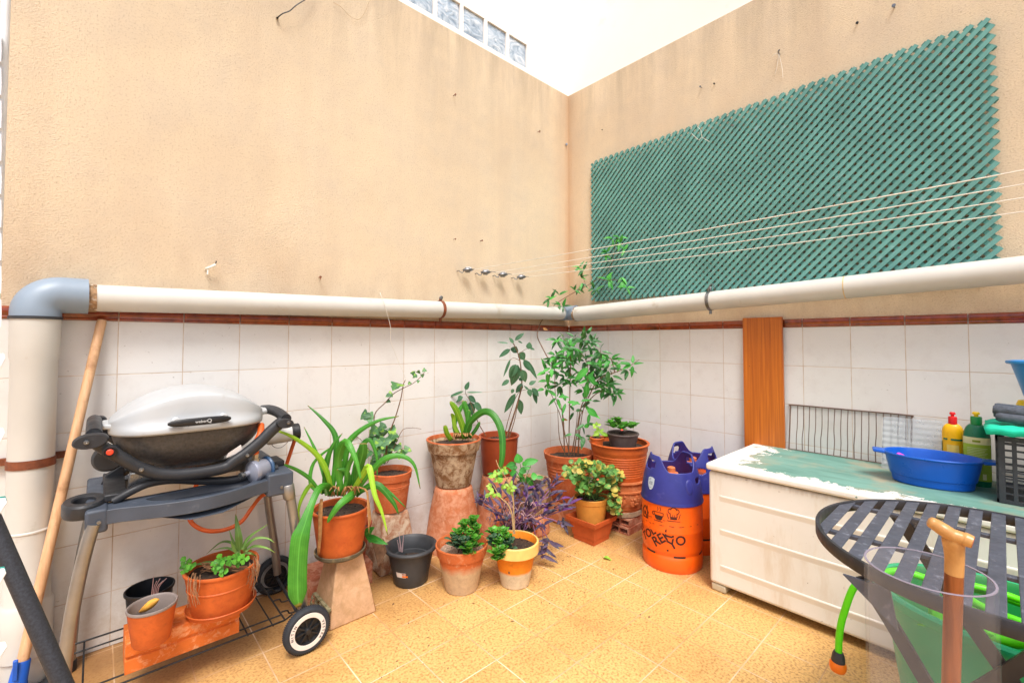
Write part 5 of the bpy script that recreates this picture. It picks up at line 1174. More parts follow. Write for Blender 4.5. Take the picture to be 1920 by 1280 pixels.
# wheels
def wheel(x, y, z=.081, R_=.081, face=-1):
    wr_ = root('wheel', '', '', (x, y, z)); wr_.parent = gr; wr_.location = V((x, y, z)) - gr.location; del wr_['category']; del wr_['label']
    b = MB(); prof = []
    for k in range(13): a_ = -PI / 2 + PI * k / 12; prof.append((R_ - .013 + .013 * math.cos(a_), .0165 * math.sin(a_)))
    prof = [(R_ - .021, -.014)] + prof + [(R_ - .021, .014)]; b.lathe(prof, (x, y, z), 64, axis=(0, face, 0))
    for k in range(72):
        a_ = 2 * PI * k / 72; d = V((math.cos(a_), 0, math.sin(a_))); t = V((-math.sin(a_), 0, math.cos(a_))) * .0013; p = V((x, y, z)) + d * (R_ - .002)
        b.add([p - t + V((0, -.011, 0)), p + t + V((0, -.011, 0)), p + t + V((0, .011, 0)), p - t + V((0, .011, 0)), p - t + d * .0022 + V((0, -.009, 0)), p + t + d * .0022 + V((0, -.009, 0)), p + t + d * .0022 + V((0, .009, 0)), p - t + d * .0022 + V((0, .009, 0))], [(4, 5, 6, 7), (0, 1, 5, 4), (1, 2, 6, 5), (2, 3, 7, 6), (3, 0, 4, 7)])
    b.build('tyre', M['rubber'], wr_, ang=50)
    b = MB(); b.lathe([(.0, .004), (.040, .004), (.042, .010), (.0435, .0145), (.047, .0146)], (x, y, z), 48, axis=(0, face, 0)); b.lathe([(0, .02), (.009, .02), (.012, .014), (.012, .004)], (x, y, z), 20, axis=(0, face, 0))
    for k in range(8):
        a_ = 2 * PI * k / 8 + .2; d = V((math.cos(a_), 0, math.sin(a_))); t = V((-math.sin(a_), 0, math.cos(a_))); f_ = V((0, face, 0)); p = V((x, y, z))
        b.add([p + d * .01 - t * .0022 + f_ * .0135, p + d * .01 + t * .0022 + f_ * .0135, p + d * .041 + t * .0018 + f_ * .0115, p + d * .041 - t * .0018 + f_ * .0115, p + d * .01 - t * .003 + f_ * .003, p + d * .01 + t * .003 + f_ * .003, p + d * .041 + t * .0025 + f_ * .003, p + d * .041 - t * .0025 + f_ * .003], [(0, 1, 2, 3), (0, 1, 5, 4), (1, 2, 6, 5), (2, 3, 7, 6), (3, 0, 4, 7)])
    b.build('hub', M['black'], wr_, ang=35)
    if face < 0 and y < -.3:
        MB().lathe([(.0460, .0150), (.0470, .0158), (.0615, .0158), (.0622, .0148)], (x, y, z), 64, axis=(0, face, 0)).build('white_band', simple('white_wall', (226, 216, 206), .6, .06, 20, dirt=((170, 156, 140), 40, .62)), wr_)
        for txt, am, st_ in (('NITIN', PI * .93, 1), ('VESTEA', -PI * .06, 1)):
            for i, ch in enumerate(txt):
                a_ = am - (i - (len(txt) - 1) / 2) * .2; vs, fs = textmesh(ch, .0125); rt = a_ - PI / 2
                MB_ = LET.setdefault(txt, MB()); MB_.add([(x + .0543 * math.cos(a_) + p.x * math.cos(rt) - p.y * math.sin(rt), y - .0166, z + .0543 * math.sin(a_) + p.x * math.sin(rt) + p.y * math.cos(rt)) for p in vs], fs)
        allb = MB(); 
        for k_, q in LET.items(): allb.add(q.v, q.f)
        allb.build('lettering', M['ink'], wr_, smooth_=False)
LET = {}
wheel(-2.097, -.535); wheel(-2.072, -.038, face=-1)
MB().tube([(-2.097, -.53, .085), (-2.072, -.04, .085)], .006, 12).build('axle', M['dark'], gr)
b = MB(); zr = .104; rx0, rx1, ry0, ry1 = -2.73, -2.15, -.462, -.125
b.tube([(rx0, ry0, zr), (rx1, ry0, zr), (rx1 + .03, ry0 + .02, zr + .0)], .0032, 8); b.tube([(rx0, ry1, zr), (rx1, ry1, zr)], .0032, 8); b.tube([(rx0, ry0, zr), (rx0, ry1, zr)], .0032, 8); b.tube([(rx1, ry0, zr), (rx1, ry1, zr)], .0032, 8)
b.tube([(rx0, ry0 + .055, zr - .006), (rx1, ry0 + .055, zr - .006)], .0028, 8); b.tube([(rx0, ry1 - .05, zr - .006), (rx1, ry1 - .05, zr - .006)], .0028, 8)
for x in (-2.69, -2.27, -2.19): b.tube([(x, ry0 - .001, zr - .004), (x, ry1 + .001, zr - .004)], .0026, 8)
for y in (-.40, -.30, -.2): b.tube(smooth([(rx1, y, zr), (rx1 + .025, y, zr - .002), (rx1 + .035, y + .005, zr - .018), (rx1 + .06, y + .005, zr - .02), (-2.09, y + .005, .094)], 4), .0028, 8)
for y in (ry0, ry1): b.tube([(rx0, y, zr), (-2.745, y + (.0 if y > -.3 else -.01), zr)], .0032, 8)
b.build('wire_rack', M['black'], gr, ang=60)
# gas fittings
p = PY(486, 880, -.44); ax_ = V((-.93, -.36, -.06)).normalized(); b = MB(); b.lathe([(0, -.025), (.032, -.025), (.034, -.02), (.034, .012), (.039, .015), (.039, .024), (.037, .029), (.024, .036), (.009, .040), (.009, .053), (0, .053)], p, 32, axis=ax_)
rg = b.build('regulator', simple('grey_regulator', (146, 150, 164), .4, .06, 20, metal=.3), gr)
MB().lathe([(.0, -.036), (.038, -.036), (.041, -.030), (.038, -.0255), (0, -.0252)], p, 32, axis=ax_).build('blue_ring', simple('blue_collar', (52, 84, 120), .4), rg)
MB().lathe([(0, .0531), (.007, .0531), (.007, .062), (.011, .063), (.011, .07), (0, .07)], p, 12, axis=ax_).build('valve_tip', M['steel'], rg)
MB().lathe([(.014, .030), (.014, .042), (.0105, .043), (.0105, .06), (0, .06)], p + V((-.012, 0, 0)), 6).build('hose_nut', simple('brass_nut', (176, 164, 140), .35, .1, metal=.7), rg)
H1 = [p + V((-.012, 0, .058)), p + V((-.014, 0, .078)), p + V((-.006, .01, .10)), p + V((.010, .03, .128)), p + V((.018, .06, .15))]
MB().tube(smooth(H1, 6), .0115, 16).build('gas_hose', M['hose'], gr)
H2 = [PY(556, 815, -.2), PY(549, 835, -.2), PY(540, 862, -.2), PY(525, 905, -.2), PY(490, 930, -.22), PY(472, 952, -.25), PY(452, 978, -.27), PY(420, 993, -.27), PY(385, 994, -.26), PY(360, 980, -.24), PY(355, 960, -.22), PY(362, 925, -.2), PY(372, 900, -.2)]
MB().tube(smooth(H2, 6), .0075, 12).build('gas_hose', M['hose'], gr)
p = PY(535, 812, -.24); ax_ = V((.96, -.1, .06)).normalized()
MB().lathe([(0, -.07), (.033, -.07), (.036, -.06), (.036, .022), (.0, .022)], p, 36, axis=ax_).build('valve_housing', simple('grey_white_housing', (196, 194, 190), .45, .06, 10), gr)
kb = MB(); kb.lathe([(0, .0225), (.037, .0225), (.037, .028), (.034, .03), (.034, .05), (.03, .054), (0, .054)], p, 30, axis=ax_); kb.build('gas_knob', M['black'], gr)
b = MB(); b.tube(smooth([PY(505, 828, -.24), PY(515, 838, -.24), PY(528, 838, -.24), PY(540, 828, -.24)], 5), .0012, 6); b.build('igniter_wire', M['anth'], gr)

# ================================================================== BRICK AND POTS ON THE CART RACK
ob = root('clay_brick', 'long orange clay brick on the wire rack under the grill, carrying two pots', 'brick', (-2.44, -.37, .108))
b = MB(); y0 = -.442
b.prism([(-2.597, y0 + .004, .109), (-2.597, y0 + .004, .150), (-2.597, y0 + .009, .153), (-2.597, y0 + .009, .160), (-2.597, y0, .163), (-2.597, y0, .204), (-2.597, y0 + .004, .207), (-2.597, -.315, .207), (-2.597, -.315, .109)], (.305, 0, 0))
b.build('brick_body', M['orange_brick'], ob, bevel=.002)
c = (-2.345, -.425)
sc_ = proot('spider plant and clover leaves in a rimmed orange plastic pot under the grill', c, .208)
flowerpot(sc_, c, .215, .086, .112, .145, TC['plast'], rim=.018, lip=.005, style='roll', soil=.82, rings=(.085,))
MB().lathe([(0, 0), (.085, 0), (.097, .006), (.103, .020), (.1055, .022), (.103, .024), (.096, .012), (.085, .006), (0, .006)], (c[0], c[1], .208), 48).build('saucer', TC['plast'], sc_)
D = dep((c[0], c[1], .36)); s = F_PX / D; b = MB(); k3 = lambda x, y: (x / 3, 880 + y / 3); random.seed(91)
SPL = [([(1350, 450), (1340, 360), (1325, 250)], 11), ([(1360, 450), (1400, 380), (1510, 305)], 5), ([(1370, 455), (1430, 390), (1500, 385), (1545, 410)], 4), ([(1350, 460), (1300, 410), (1240, 410), (1160, 475)], 4), ([(1345, 460), (1310, 400), (1290, 340)], 4), ([(1380, 460), (1430, 430), (1500, 440), (1550, 468)], 4), ([(1340, 470), (1280, 440), (1200, 450)], 4), ([(1370, 460), (1400, 410), (1450, 385), (1530, 390)], 4), ([(1370, 470), (1410, 470), (1450, 490)], 4), ([(1330, 470), (1310, 430), (1300, 400)], 5), ([(1380, 450), (1390, 420), (1420, 395)], 5), ([(1230, 520), (1150, 525), (1090, 535)], 6), ([(1350, 480), (1330, 430), (1345, 380)], 5)]
for pts, wpx in SPL: b.blade([PD(*k3(x, y), D + rnd(-.06, .04) * i / len(pts)) for i, (x, y) in enumerate(pts)], wpx / s * 1.3, tip=.1)
b.build('foliage', M['thin'], sc_, ang=180)
g = MB()
for x, y in [(1045, 515), (1060, 550), (1075, 530), (1040, 560), (1245, 500), (1265, 520), (1235, 525), (1330, 500), (1350, 520), (1300, 510), (1215, 540), (1350, 495), (1255, 570), (1230, 560), (1375, 500)]:
    for k in range(3):
        a_ = k * 2.1 + rnd(-.3, .3); d = RGT * math.cos(a_) + V((0, 0, math.sin(a_) * .8)) - FWD * .2; g.leaf(PD(*k3(x, y), D - .08 + rnd(-.02, .02)), d, -FWD + V((0, 0, .7)), .019, .019, 'obov', .1, .12, 5)
g.build('foliage', M['succ'], sc_, ang=180, label='clover shaped leaves')
b = MB()
for k in range(30):
    right = k < 18; x = rnd(1395, 1450) if right else rnd(1045, 1130); y = rnd(470, 540) if right else rnd(575, 610); L_ = rnd(60, 190)
    q = [PD(*k3(x, y), D - (.0 if right else .10)), PD(*k3(x + rnd(-10, 14) + (8 if right else -6), y + L_ * .5), D - (.03 if right else .13)), PD(*k3(x + rnd(-20, 12), y + L_), D - (.03 if right else .13))]; b.tube(smooth(q, 4), .0011, 4)
for k in range(26): b.tube(smooth([PD(*k3(rnd(1120, 1400), rnd(530, 575)), D - .03), PD(*k3(rnd(1120, 1400), rnd(520, 570)), D - .05), PD(*k3(rnd(1120, 1400), rnd(540, 580)), D - .04)], 3), .0012, 4)
b.build('dry_roots', simple('dry_roots', (140, 100, 68), .9, .25, 60), sc_)
cB = (-2.537, -.478)
bp = proot('small orange pot with a grey inside and a dry yellow husk, on the orange brick', cB, .208, 'flower pot', 'flower_pot', 'empty flower pots')
b = MB(); pr_ = [(0, 0), (.046, 0), (.048, .004), (.0605, .098), (.061, .103), (.063, .1045), (.064, .108), (.063, .1115), (.0605, .1125), (.058, .110), (.057, .106)]
b.mi = 0; b.lathe(pr_[:5], (cB[0], cB[1], .208), 48); b.mi = 1; b.lathe(pr_[4:] + [(.052, .055), (0, .055)], (cB[0], cB[1], .208), 48); b.build('pot', [TC['plast'], simple('grey_inside', (136, 124, 118), .6, .1, 20)], bp, ang=35)
b = MB(); b.lathe([(0, 0), (.051, 0)], (cB[0], cB[1], .268), 24)
for k in range(30): a_ = rnd(0, 6.28); q = rnd(0, .045); s_ = rnd(.002, .005); b.lathe([(0, -s_), (s_, 0), (0, s_)], (cB[0] + q * math.cos(a_), cB[1] + q * math.sin(a_), .269), 5, axis=rdir())
b.build('soil', M['soil'], bp)
b = MB(); b.tube(smooth([PD(262, 1146, 1.40), PD(275, 1138, 1.39), PD(288, 1128, 1.39), PD(297, 1123, 1.39)], 4), [.003 + .009 * math.sin(PI * i / 12) for i in range(13)], 10); b.build('husk', simple('yellow_husk', (222, 160, 62), .7, .2, 50), bp)
cA = (-2.525, -.225)
ap = proot('empty black nursery pot behind the small orange one, on the wire rack', cA, .109, 'flower pot', 'flower_pot', 'empty flower pots')
MB().lathe([(0, 0), (.052, 0), (.054, .003), (.066, .148), (.071, .149), (.0715, .156), (.069, .158), (.066, .157), (.065, .15), (.053, .05), (0, .05)], (cA[0], cA[1], .109), 48).build('pot', simple('black_nursery_plastic', (28, 32, 36), .4, .15, 30), ap, ang=35)
b = MB()
for k in range(5): b.tube(smooth([PD(283 + k * 3, 1125, 1.5), PD(286 + k * 3, 1100, 1.49), PD(288 + k * 6, 1085 + rnd(-5, 5), 1.48)], 3), .0011, 5)
b.build('dry_stalk', MATS['dead_stalk'], ap)

# ================================================================== GAS CYLINDERS
def cylinder(c, label, a_face, sign_print=True):
    o = root('gas_cylinder', label, 'gas cylinder', (c[0], c[1], 0), 'orange gas cylinders'); R0 = .1475
    MB().lathe([(.128, .0), (.141, .0), (.1445, .006), (.1465, .03), (.1465, .062), (.143, .072), (.1395, .078), (.1395, .083), (.144, .090), (R0, .105), (R0, .186), (R0 + .0016, .190), (R0 + .0016, .197), (R0, .201), (R0, .31), (.146, .335), (.133, .375), (.10, .405), (.04, .415), (0, .416)], (c[0], c[1], 0), 72).build('body', M['cyl'], o, ang=40)
    for k in range(6):
        a_ = a_face + k * PI / 3 + .25; patch(o, 'vent_slot', c, [(.1404, .0765), (.1404, .0845)], a_ - .20, a_ + .20, M['black'], .0012, 8)
    # shroud with two carrying handles; phi is measured from the camera-facing side
    NA, NZ = 96, 26; pts = []
    def zt(ph):
        d = min(abs((ph + 1.15 + PI) % (2 * PI) - PI), abs((ph + 1.15) % (2 * PI) - PI)); t = max(0, min(1, (1.12 - d) / .62)); return .480 + .068 * t * t * (3 - 2 * t)
    def rz(z): t = max(0, (z - .335) / .215); return .150 - .011 * t - .038 * t * t
    b = MB(); idx = {}; rows = []
    for j in range(NZ + 1):
        row = []
        for i in range(NA):
            ph = 2 * PI * i / NA; z = .322 + (zt(ph) - .322) * j / NZ; r = rz(z) + (.0025 if j < 2 else 0); a_ = a_face + ph; row.append(V((c[0] + r * math.cos(a_), c[1] + r * math.sin(a_), z)))
        rows.append(row)
    vs = [p for r in rows for p in r]; fs = []
    for j in range(NZ):
        for i in range(NA):
            ph = 2 * PI * (i + .5) / NA; z = .322 + (zt(ph) - .322) * (j + .5) / NZ; hole = False
            for hc in (-1.15, PI - 1.15):
                d = (ph - hc + PI) % (2 * PI) - PI; e = (abs(d) / .42) ** 3 + (abs(z - .502) / .020) ** 3
                if e < 1: hole = True
            for hc in (-1.15 + PI / 2,):
                d = (ph - hc - .75 + PI) % (2 * PI) - PI; e = (abs(d) / .22) ** 2 + (abs(z - .438) / .016) ** 2
                if e < 1: hole = True
            if not hole: fs.append((j * NA + i, j * NA + (i + 1) % NA, (j + 1) * NA + (i + 1) % NA, (j + 1) * NA + i))
    used_ = sorted({i for f_ in fs for i in f_}); mp = {v_: k for k, v_ in enumerate(used_)}; b.add([vs[i] for i in used_], [tuple(mp[i] for i in f_) for f_ in fs])
    sh = b.build('shroud', M['navy'], o, ang=60); md = sh.modifiers.new('s', 'SOLIDIFY'); md.thickness = .009; md.offset = -1; bv = sh.modifiers.new('b', 'BEVEL'); bv.width = .003; bv.segments = 2; bv.angle_limit = math.radians(50); bv.limit_method = 'ANGLE'
    MB().lathe([(0, .41), (.034, .41), (.034, .45), (.02, .455), (.02, .475), (.012, .48), (0, .48)], (c[0], c[1], 0), 24).build('valve', simple('orange_brown_valve', (206, 116, 70), .5), o)
    return o, rz
cC1 = (-.477, -1.091); af = math.atan2(CAM.y - cC1[1], CAM.x - cC1[0])
g1, rz_ = cylinder(cC1, 'orange gas cylinder with a navy handled shroud standing in front of the other one', af)
def oncyl(u, v, r=.1475, c=cC1):
    d = ray(u, v); ox, oy = CAM.x - c[0], CAM.y - c[1]; A_ = d.x ** 2 + d.y ** 2; B_ = 2 * (ox * d.x + oy * d.y); C_ = ox * ox + oy * oy - r * r; t = (-B_ - math.sqrt(max(0, B_ * B_ - 4 * A_ * C_))) / (2 * A_); p = CAM + d * t
    return math.atan2(p.y - c[1], p.x - c[0]), p.z
def wrap(par, name, vs, fs, a0, z0, mat, rot=0, off=.0013, r=.1475, c=cC1):
    vs, fs = subdivide(vs, fs); b = MB(); cr, sr = math.cos(rot), math.sin(rot)
    b.add([(c[0] + (r + off) * math.cos(a0 + (p.x * cr - p.y * sr) / r), c[1] + (r + off) * math.sin(a0 + (p.x * cr - p.y * sr) / r), z0 + p.x * sr + p.y * cr) for p in vs], fs)
    return b.build(name, mat, par, smooth_=False)
z8 = lambda x, y: (1140 + x / 4.267, 800 + y / 4.267)
for txt, x, y, sz, rot in (('REK', 428, 892, .062, .66), ('YO', 556, 926, .062, .5), ('TOL', 322, 850, .056, .66), ('ET', 278, 790, .05, .66), ('.', 520, 850, .06, 0), ('.', 478, 962, .06, 0)):
    a0, z0 = oncyl(*z8(x, y)); vs, fs = textmesh(txt, sz); wrap(g1, 'lettering', vs, fs, a0, z0, M['ink'], rot)
def poly(*pp): return [V((x, y, 0)) for x, y in pp], [tuple(range(len(pp)))]
def icon(x, y, shapes, name):
    a0, z0 = oncyl(*z8(x, y)); V_, F_ = [], []
    for vs, fs in shapes: n0 = len(V_); V_ += vs; F_ += [tuple(i + n0 for i in f_) for f_ in fs]
    V_ = [p * 1.42 for p in V_]; wrap(g1, name, V_, F_, a0, z0, M['ink'], 0)
def ln(x0, y0, x1, y1, w__=.0028):
    d = V((x1 - x0, y1 - y0, 0)).normalized(); n_ = V((-d.y, d.x, 0)) * w__ / 2; p0, p1 = V((x0, y0, 0)), V((x1, y1, 0)); return [p0 - n_, p1 - n_, p1 + n_, p0 + n_], [(0, 1, 2, 3)]
def arc(cx_, cy_, r, a_0, a_1, w__=.0026, n_=10):
    v_, f_ = [], []
    for i in range(n_ + 1): a_ = a_0 + (a_1 - a_0) * i / n_; v_ += [V((cx_ + (r - w__ / 2) * math.cos(a_), cy_ + (r - w__ / 2) * math.sin(a_), 0)), V((cx_ + (r + w__ / 2) * math.cos(a_), cy_ + (r + w__ / 2) * math.sin(a_), 0))]
    for i in range(n_): f_.append((i * 2, i * 2 + 1, i * 2 + 3, i * 2 + 2))
    return v_, f_
icon(300, 668, [ln(-.020, -.002, 0, .020, .0045), ln(.020, -.002, 0, .020, .0045), ln(-.015, -.022, -.015, .002, .005), ln(.015, -.022, .015, .002, .005), ln(-.015, -.021, .015, -.021, .0035), ln(.012, .010, .012, .022, .005), poly((-.006, -.012), (.004, -.012), (.004, .0), (-.006, .0)), ln(.008, -.02, .008, -.008, .004)], 'house_icon')
icon(405, 700, [poly((-.016, -.002), (.016, -.002), (.012, -.014), (.006, -.018), (-.006, -.018), (-.012, -.014)), ln(-.017, .008, .017, .008, .002), ln(-.0165, .008, -.016, -.004, .0022), ln(.0165, .008, .016, -.004, .0022), arc(-.018, .001, .006, PI * .5, PI * 1.5), ln(-.018, -.022, .014, -.022, .002), ln(-.004, .013, -.001, .019, .002), ln(-.001, .019, -.004, .026, .002), ln(.005, .013, .008, .019, .002), ln(.008, .019, .005, .026, .002)], 'cup_icon')
icon(525, 700, [arc(-.010, .010, .008, PI * .4, PI * 1.5), arc(0, .014, .009, 0, PI), arc(.010, .010, .008, -PI * .5, PI * .6), ln(-.011, .003, -.011, -.010), ln(.011, .003, .011, -.010), ln(-.011, -.010, .011, -.010), ln(-.011, -.015, .011, -.015, .005), ln(-.003, -.008, -.003, -.001, .0016), ln(.003, -.008, .003, -.001, .0016), ln(-.016, -.017, -.022, .002, .0022), ln(.016, -.017, .022, .002, .0022), ln(-.022, -.023, .022, -.023, .002)], 'chef_hat_icon')
b_, f__ = [], []
for k, (x, y) in enumerate([(330, 712), (345, 716), (450, 748), (275, 735), (310, 748), (365, 770), (435, 788), (520, 800), (600, 800), (660, 795), (715, 780), (500, 795), (340, 765), (420, 785), (580, 803)]):
    a0, z0 = oncyl(*z8(x, y)); vs, fs = ln(-.006, 0, .006, 0, .0022); wrap(g1, 'small_print', vs, fs, a0, z0, M['ink'], 0)
a0, z0 = oncyl(*z8(340, 450), r=.144)
vs, fs = poly((-.021, .024), (-.010, .029), (.010, .029), (.022, .024), (.022, .0), (.016, -.018), (.006, -.028), (-.004, -.028), (-.014, -.016), (-.020, .0))
vs, fs = subdivide(vs, fs, edge=.008); b = MB()
def shr(p, off): z = z0 + p.y * 1.05; r = rz_(z) + off; return (cC1[0] + r * math.cos(a0 + p.x / .15), cC1[1] + r * math.sin(a0 + p.x / .15), z)
b.add([shr(p, .0015) for p in vs], fs); st_ = b.build('sticker', simple('pale_blue_sticker', (178, 192, 204), .45), g1)
b = MB()
for k, (xa, xb, y) in enumerate([(-.013, .0, .021), (-.013, -.004, .016), (-.012, .012, .008), (-.012, .010, .003), (-.012, .012, -.002), (-.008, .008, -.018)]):
    v_, f_ = ln(xa, y, xb, y, .0016); v_, f_ = subdivide(v_, f_, edge=.008); b.add([shr(p, .0024) for p in v_], f_)
b.build('print', simple('grey_print', (90, 100, 120), .6), st_)
# raised oval door on the shroud
a1, z1 = oncyl(*z8(655, 480), r=.142); b = MB(); rows = []
for j in range(9):
    q = j / 8; rows.append([])
    for k in range(25):
        t = 2 * PI * k / 24; x = math.cos(t) * .024 * q; y = math.sin(t) * .036 * q * (1 - .12 * math.sin(t)); z = z1 + y; r = rz_(z) + .004 * (1 - q ** 6) + .0003; rows[-1].append(V((cC1[0] + r * math.cos(a1 + x / .15), cC1[1] + r * math.sin(a1 + x / .15), z)))
b.grid(rows); b.build('valve_cover', M['navy'], g1)
cC2 = (-.205, -1.075); cylinder(cC2, 'orange gas cylinder with a navy shroud, mostly hidden behind the front one and the chest', af - .9)

# ================================================================== CHEST, PLANK
ch = root('metal_chest', 'low white metal cabinet with a peeling green painted top, along the right wall', 'cabinet', (-.31, -2.1, 0))
X_, Y0_, Y1_ = -.600, -1.338, -3.0
k = NT('grimy_white_enamel'); z_ = k.sep()[2]; cc_ = k.ramp(k.noise(3, 5, .6), [(.3, lin((224, 220, 210))), (.7, lin((234, 231, 224)))])
top_g = k.ramp(k.math('ADD', z_, k.math('MULTIPLY', k.noise(1., 4, .7, vec=k.scale((30, 30, 2))), .06)), [(.545, 0.), (.575, .65)]); cc_ = k.mix(top_g, cc_, lin((160, 132, 96)))
cc_ = k.mix(k.ramp(k.noise(1., 5, .7, vec=k.scale((9, 9, 2.2))), [(.56, 0.), (.76, .5)]), cc_, lin((196, 172, 136))); cc_ = k.mix(k.ramp(k.noise(48, 3, .6), [(.71, 0.), (.75, .8)]), cc_, lin((140, 120, 100)))
k.color(cc_); k.set(Roughness=.42); k.bump(k.noise(5, 3), .06, .004); cab = k.m
b = MB(); b.box((X_, Y1_, .035), (-.03, Y0_, .536)); b.build('cabinet_body', cab, ch, bevel=.014, seg=4)
for zc in (.427, .278, .119):
    b = MB(); ys = Y0_ - .055; prof = [(0, -.018), (-.0032, .000), (-.0040, .004), (-.0024, .008), (0, .0095)]
    rows = [[V((X_ - .0005, ys + .006, zc + z)) for d, z in prof], [V((X_ + d, ys - .012, zc + z)) for d, z in prof], [V((X_ + d, Y1_ + .06, zc + z)) for d, z in prof]]
    b.grid(rows); b.build('pressed_rib', M['white'], ch, ang=40)
b = MB(); b.box((X_ - .0125, Y1_ - .005, .541), (-.022, Y0_ + .008, .572)); b.build('lid', M['chesttop'], ch, bevel=.011, seg=4, ang=60)
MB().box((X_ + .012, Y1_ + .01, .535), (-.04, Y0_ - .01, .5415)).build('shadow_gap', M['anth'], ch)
for y in (Y0_ - .03, -2.9): MB().box((X_ + .004, y - .04, 0), (X_ + .07, y + .025, .034)).build('foot', simple('cream_foot', (188, 174, 146), .5), ch, bevel=.008)
for y in (Y0_ - .03, -2.9): MB().box((-.12, y - .04, 0), (-.05, y + .025, .034)).build('foot', MATS['cream_foot'], ch, bevel=.008)
pk = root('wooden_plank', 'orange brown varnished plank standing upright against the right wall behind the cabinet', 'plank', (-.03, -1.38, 0))
b = MB(); q = [PX(1393, 597, -.035), PX(1467, 593, -.035)]; ty = [q[0].y, q[1].y]; tz = (q[0].z + q[1].z) / 2
b.add([(-.026, ty[0], tz), (-.026, ty[1], tz), (-.021, ty[1] - .004, 0), (-.021, ty[0] + .000, 0), (-.042, ty[0], tz), (-.042, ty[1], tz), (-.038, ty[1] - .004, 0), (-.038, ty[0] + .0, 0)], [(0, 1, 2, 3), (7, 6, 5, 4), (0, 4, 5, 1), (1, 5, 6, 2), (2, 6, 7, 3), (3, 7, 4, 0)])
b.build('board', M['plank'], pk, bevel=.0015)
p = PX(1405, 686, -.0425); MB().lathe([(0, 0), (.002, 0), (0, .0006)], p, 8, axis=(-1, 0, 0)).build('nail_hole', M['black'], pk)

# ================================================================== THINGS ON THE CHEST
TZ = .5725
rk = root('oven_rack', 'rusty brown wire oven rack leaning on the tiles behind the blue oval basin', 'oven rack', (-.05, -1.74, TZ))
y0, y1 = -1.512, -1.985; zt_ = .797; b = MB(); fx = lambda z: -.055 + .040 * (z - TZ) / .22
b.tube(smooth([(fx(TZ), y0, TZ + .003), (fx(.7), y0, .7), (fx(zt_ - .012), y0, zt_ - .012), (fx(zt_), y0 - .012, zt_), (fx(zt_), -1.75, zt_ + .0015), (fx(zt_), y1 + .014, zt_ + .002), (fx(zt_ - .014), y1, zt_ - .012), (fx(.7), y1, .7), (fx(TZ), y1, TZ + .003)], 5), .0032, 8)
b.build('frame', M['rack'], rk); b = MB(); random.seed(4)
for k in range(17):
    y = y0 - .033 - (abs(y1 - y0) - .05) * k / 16; w1 = rnd(-.0022, .0022); b.tube(smooth([(fx(zt_) - .003, y, zt_), (fx(.7) - .002, y + w1, .7), (fx(.64) - .002, y - w1, .64), (fx(TZ), y + w1 * .4, TZ + .004)], 4), .0019, 6)
b.build('bars', M['rack'], rk); MB().tube([(fx(TZ) - .004, y0, TZ + .006), (fx(TZ) - .004, y1, TZ + .006)], .0025, 6).build('bottom_bar', M['rack'], rk)
ty_ = root('clear_tray', 'clear ribbed plastic tray leaning on the wall between the oven rack and the yellow bottle', 'tray', (-.09, -1.99, TZ))
b = MB(); rows = []
for i in range(61):
    t = i / 60; z = TZ + .001 + .218 * t; x = -.135 + .07 * t + .0014 * math.sin(t * 2 * PI * 9); hw = .096 * min(1, (1 - t) * 14 + .75) ; rows.append([V((x, -1.990 + hw, z)), V((x + .001, -1.990 + hw * .5, z)), V((x, -1.990, z)), V((x + .001, -1.990 - hw * .5, z)), V((x, -1.990 - hw, z)), V((x + .03, -1.990 - hw - .002, z))])
b.grid(rows); b.build('tray_sheet', M['tray'], ty_, ang=60)
def bottle(c, label, body, r, sx, h, shoulder, neck, capmat, tip, spec):
    o = root('squeeze_bottle', label, 'bottle', (c[0], c[1], TZ), 'cleaning bottles on the cabinet'); H_ = shoulder
    pf = [(0, 0), (r * .93, 0), (r, .008), (r, H_)] + [(r * (math.cos(t * PI / 2) * (1 - .36) + .36) if t < 1 else r * .36, H_ + (h - H_) * math.sin(t * PI / 2)) for t in [i / 8 for i in range(1, 9)]] + [(r * .34, h + .004), (0, h + .004)]
    a_ = math.atan2(CAM.y - c[1], CAM.x - c[0]); b = MB(); b.lathe(pf, (0, 0, 0), 40); R_ = Matrix.Rotation(a_ + PI / 2, 3, 'Z'); b.v = [R_ @ V((p.x, p.y * sx, p.z)) + V((c[0], c[1], TZ)) for p in b.v]; b.build('bottle_body', body, o, ang=50)
    MB().lathe([(0, h - .002), (neck, h - .002), (neck, h + .026), (neck * .9, h + .029), (neck * .42, h + .029), (0, h + .029)], (c[0], c[1], TZ), 28).build('cap', capmat, o)
    MB().lathe([(neck * .4, h + .027), (neck * .4, h + .036), (neck * .68, h + .038), (neck * .68, h + .043), (neck * .5, h + .047), (0, h + .047)], (c[0], c[1], TZ), 20).build('nozzle', tip, o)
    for nm, z0, z1, f0, f1, mat, off in spec:
        b = MB(); rows = []
        for z in (z0, (z0 + z1) / 2, z1): rows.append([R_ @ V(((r + off) * math.cos(t), (r * sx + off) * math.sin(t), 0)) + V((c[0], c[1], TZ + z)) for t in [-PI / 2 + f0 + (f1 - f0) * k / 12 for k in range(13)]])
        b.grid(rows); b.build(nm, mat, o)
    return o
cy_ = (-.12, -2.122); cg_ = (-.16, -2.190)
bottle(cy_, 'yellow squeeze bottle with a red cap, standing next to the green one', M['yellow'], .033, .7, .222, .185, .0135, M['red'], M['red'], [('label_band', .158, .165, -1.0, -.5, M['grn'], .0012), ('label_band', .158, .165, -.2, .9, M['grn'], .0012), ('worn_label', .06, .14, -.6, .5, simple('worn_label', (246, 214, 110), .6, .1, 40), .0008), ('label_mark', .11, .15, -1.45, -1.2, M['grn'], .0014)])
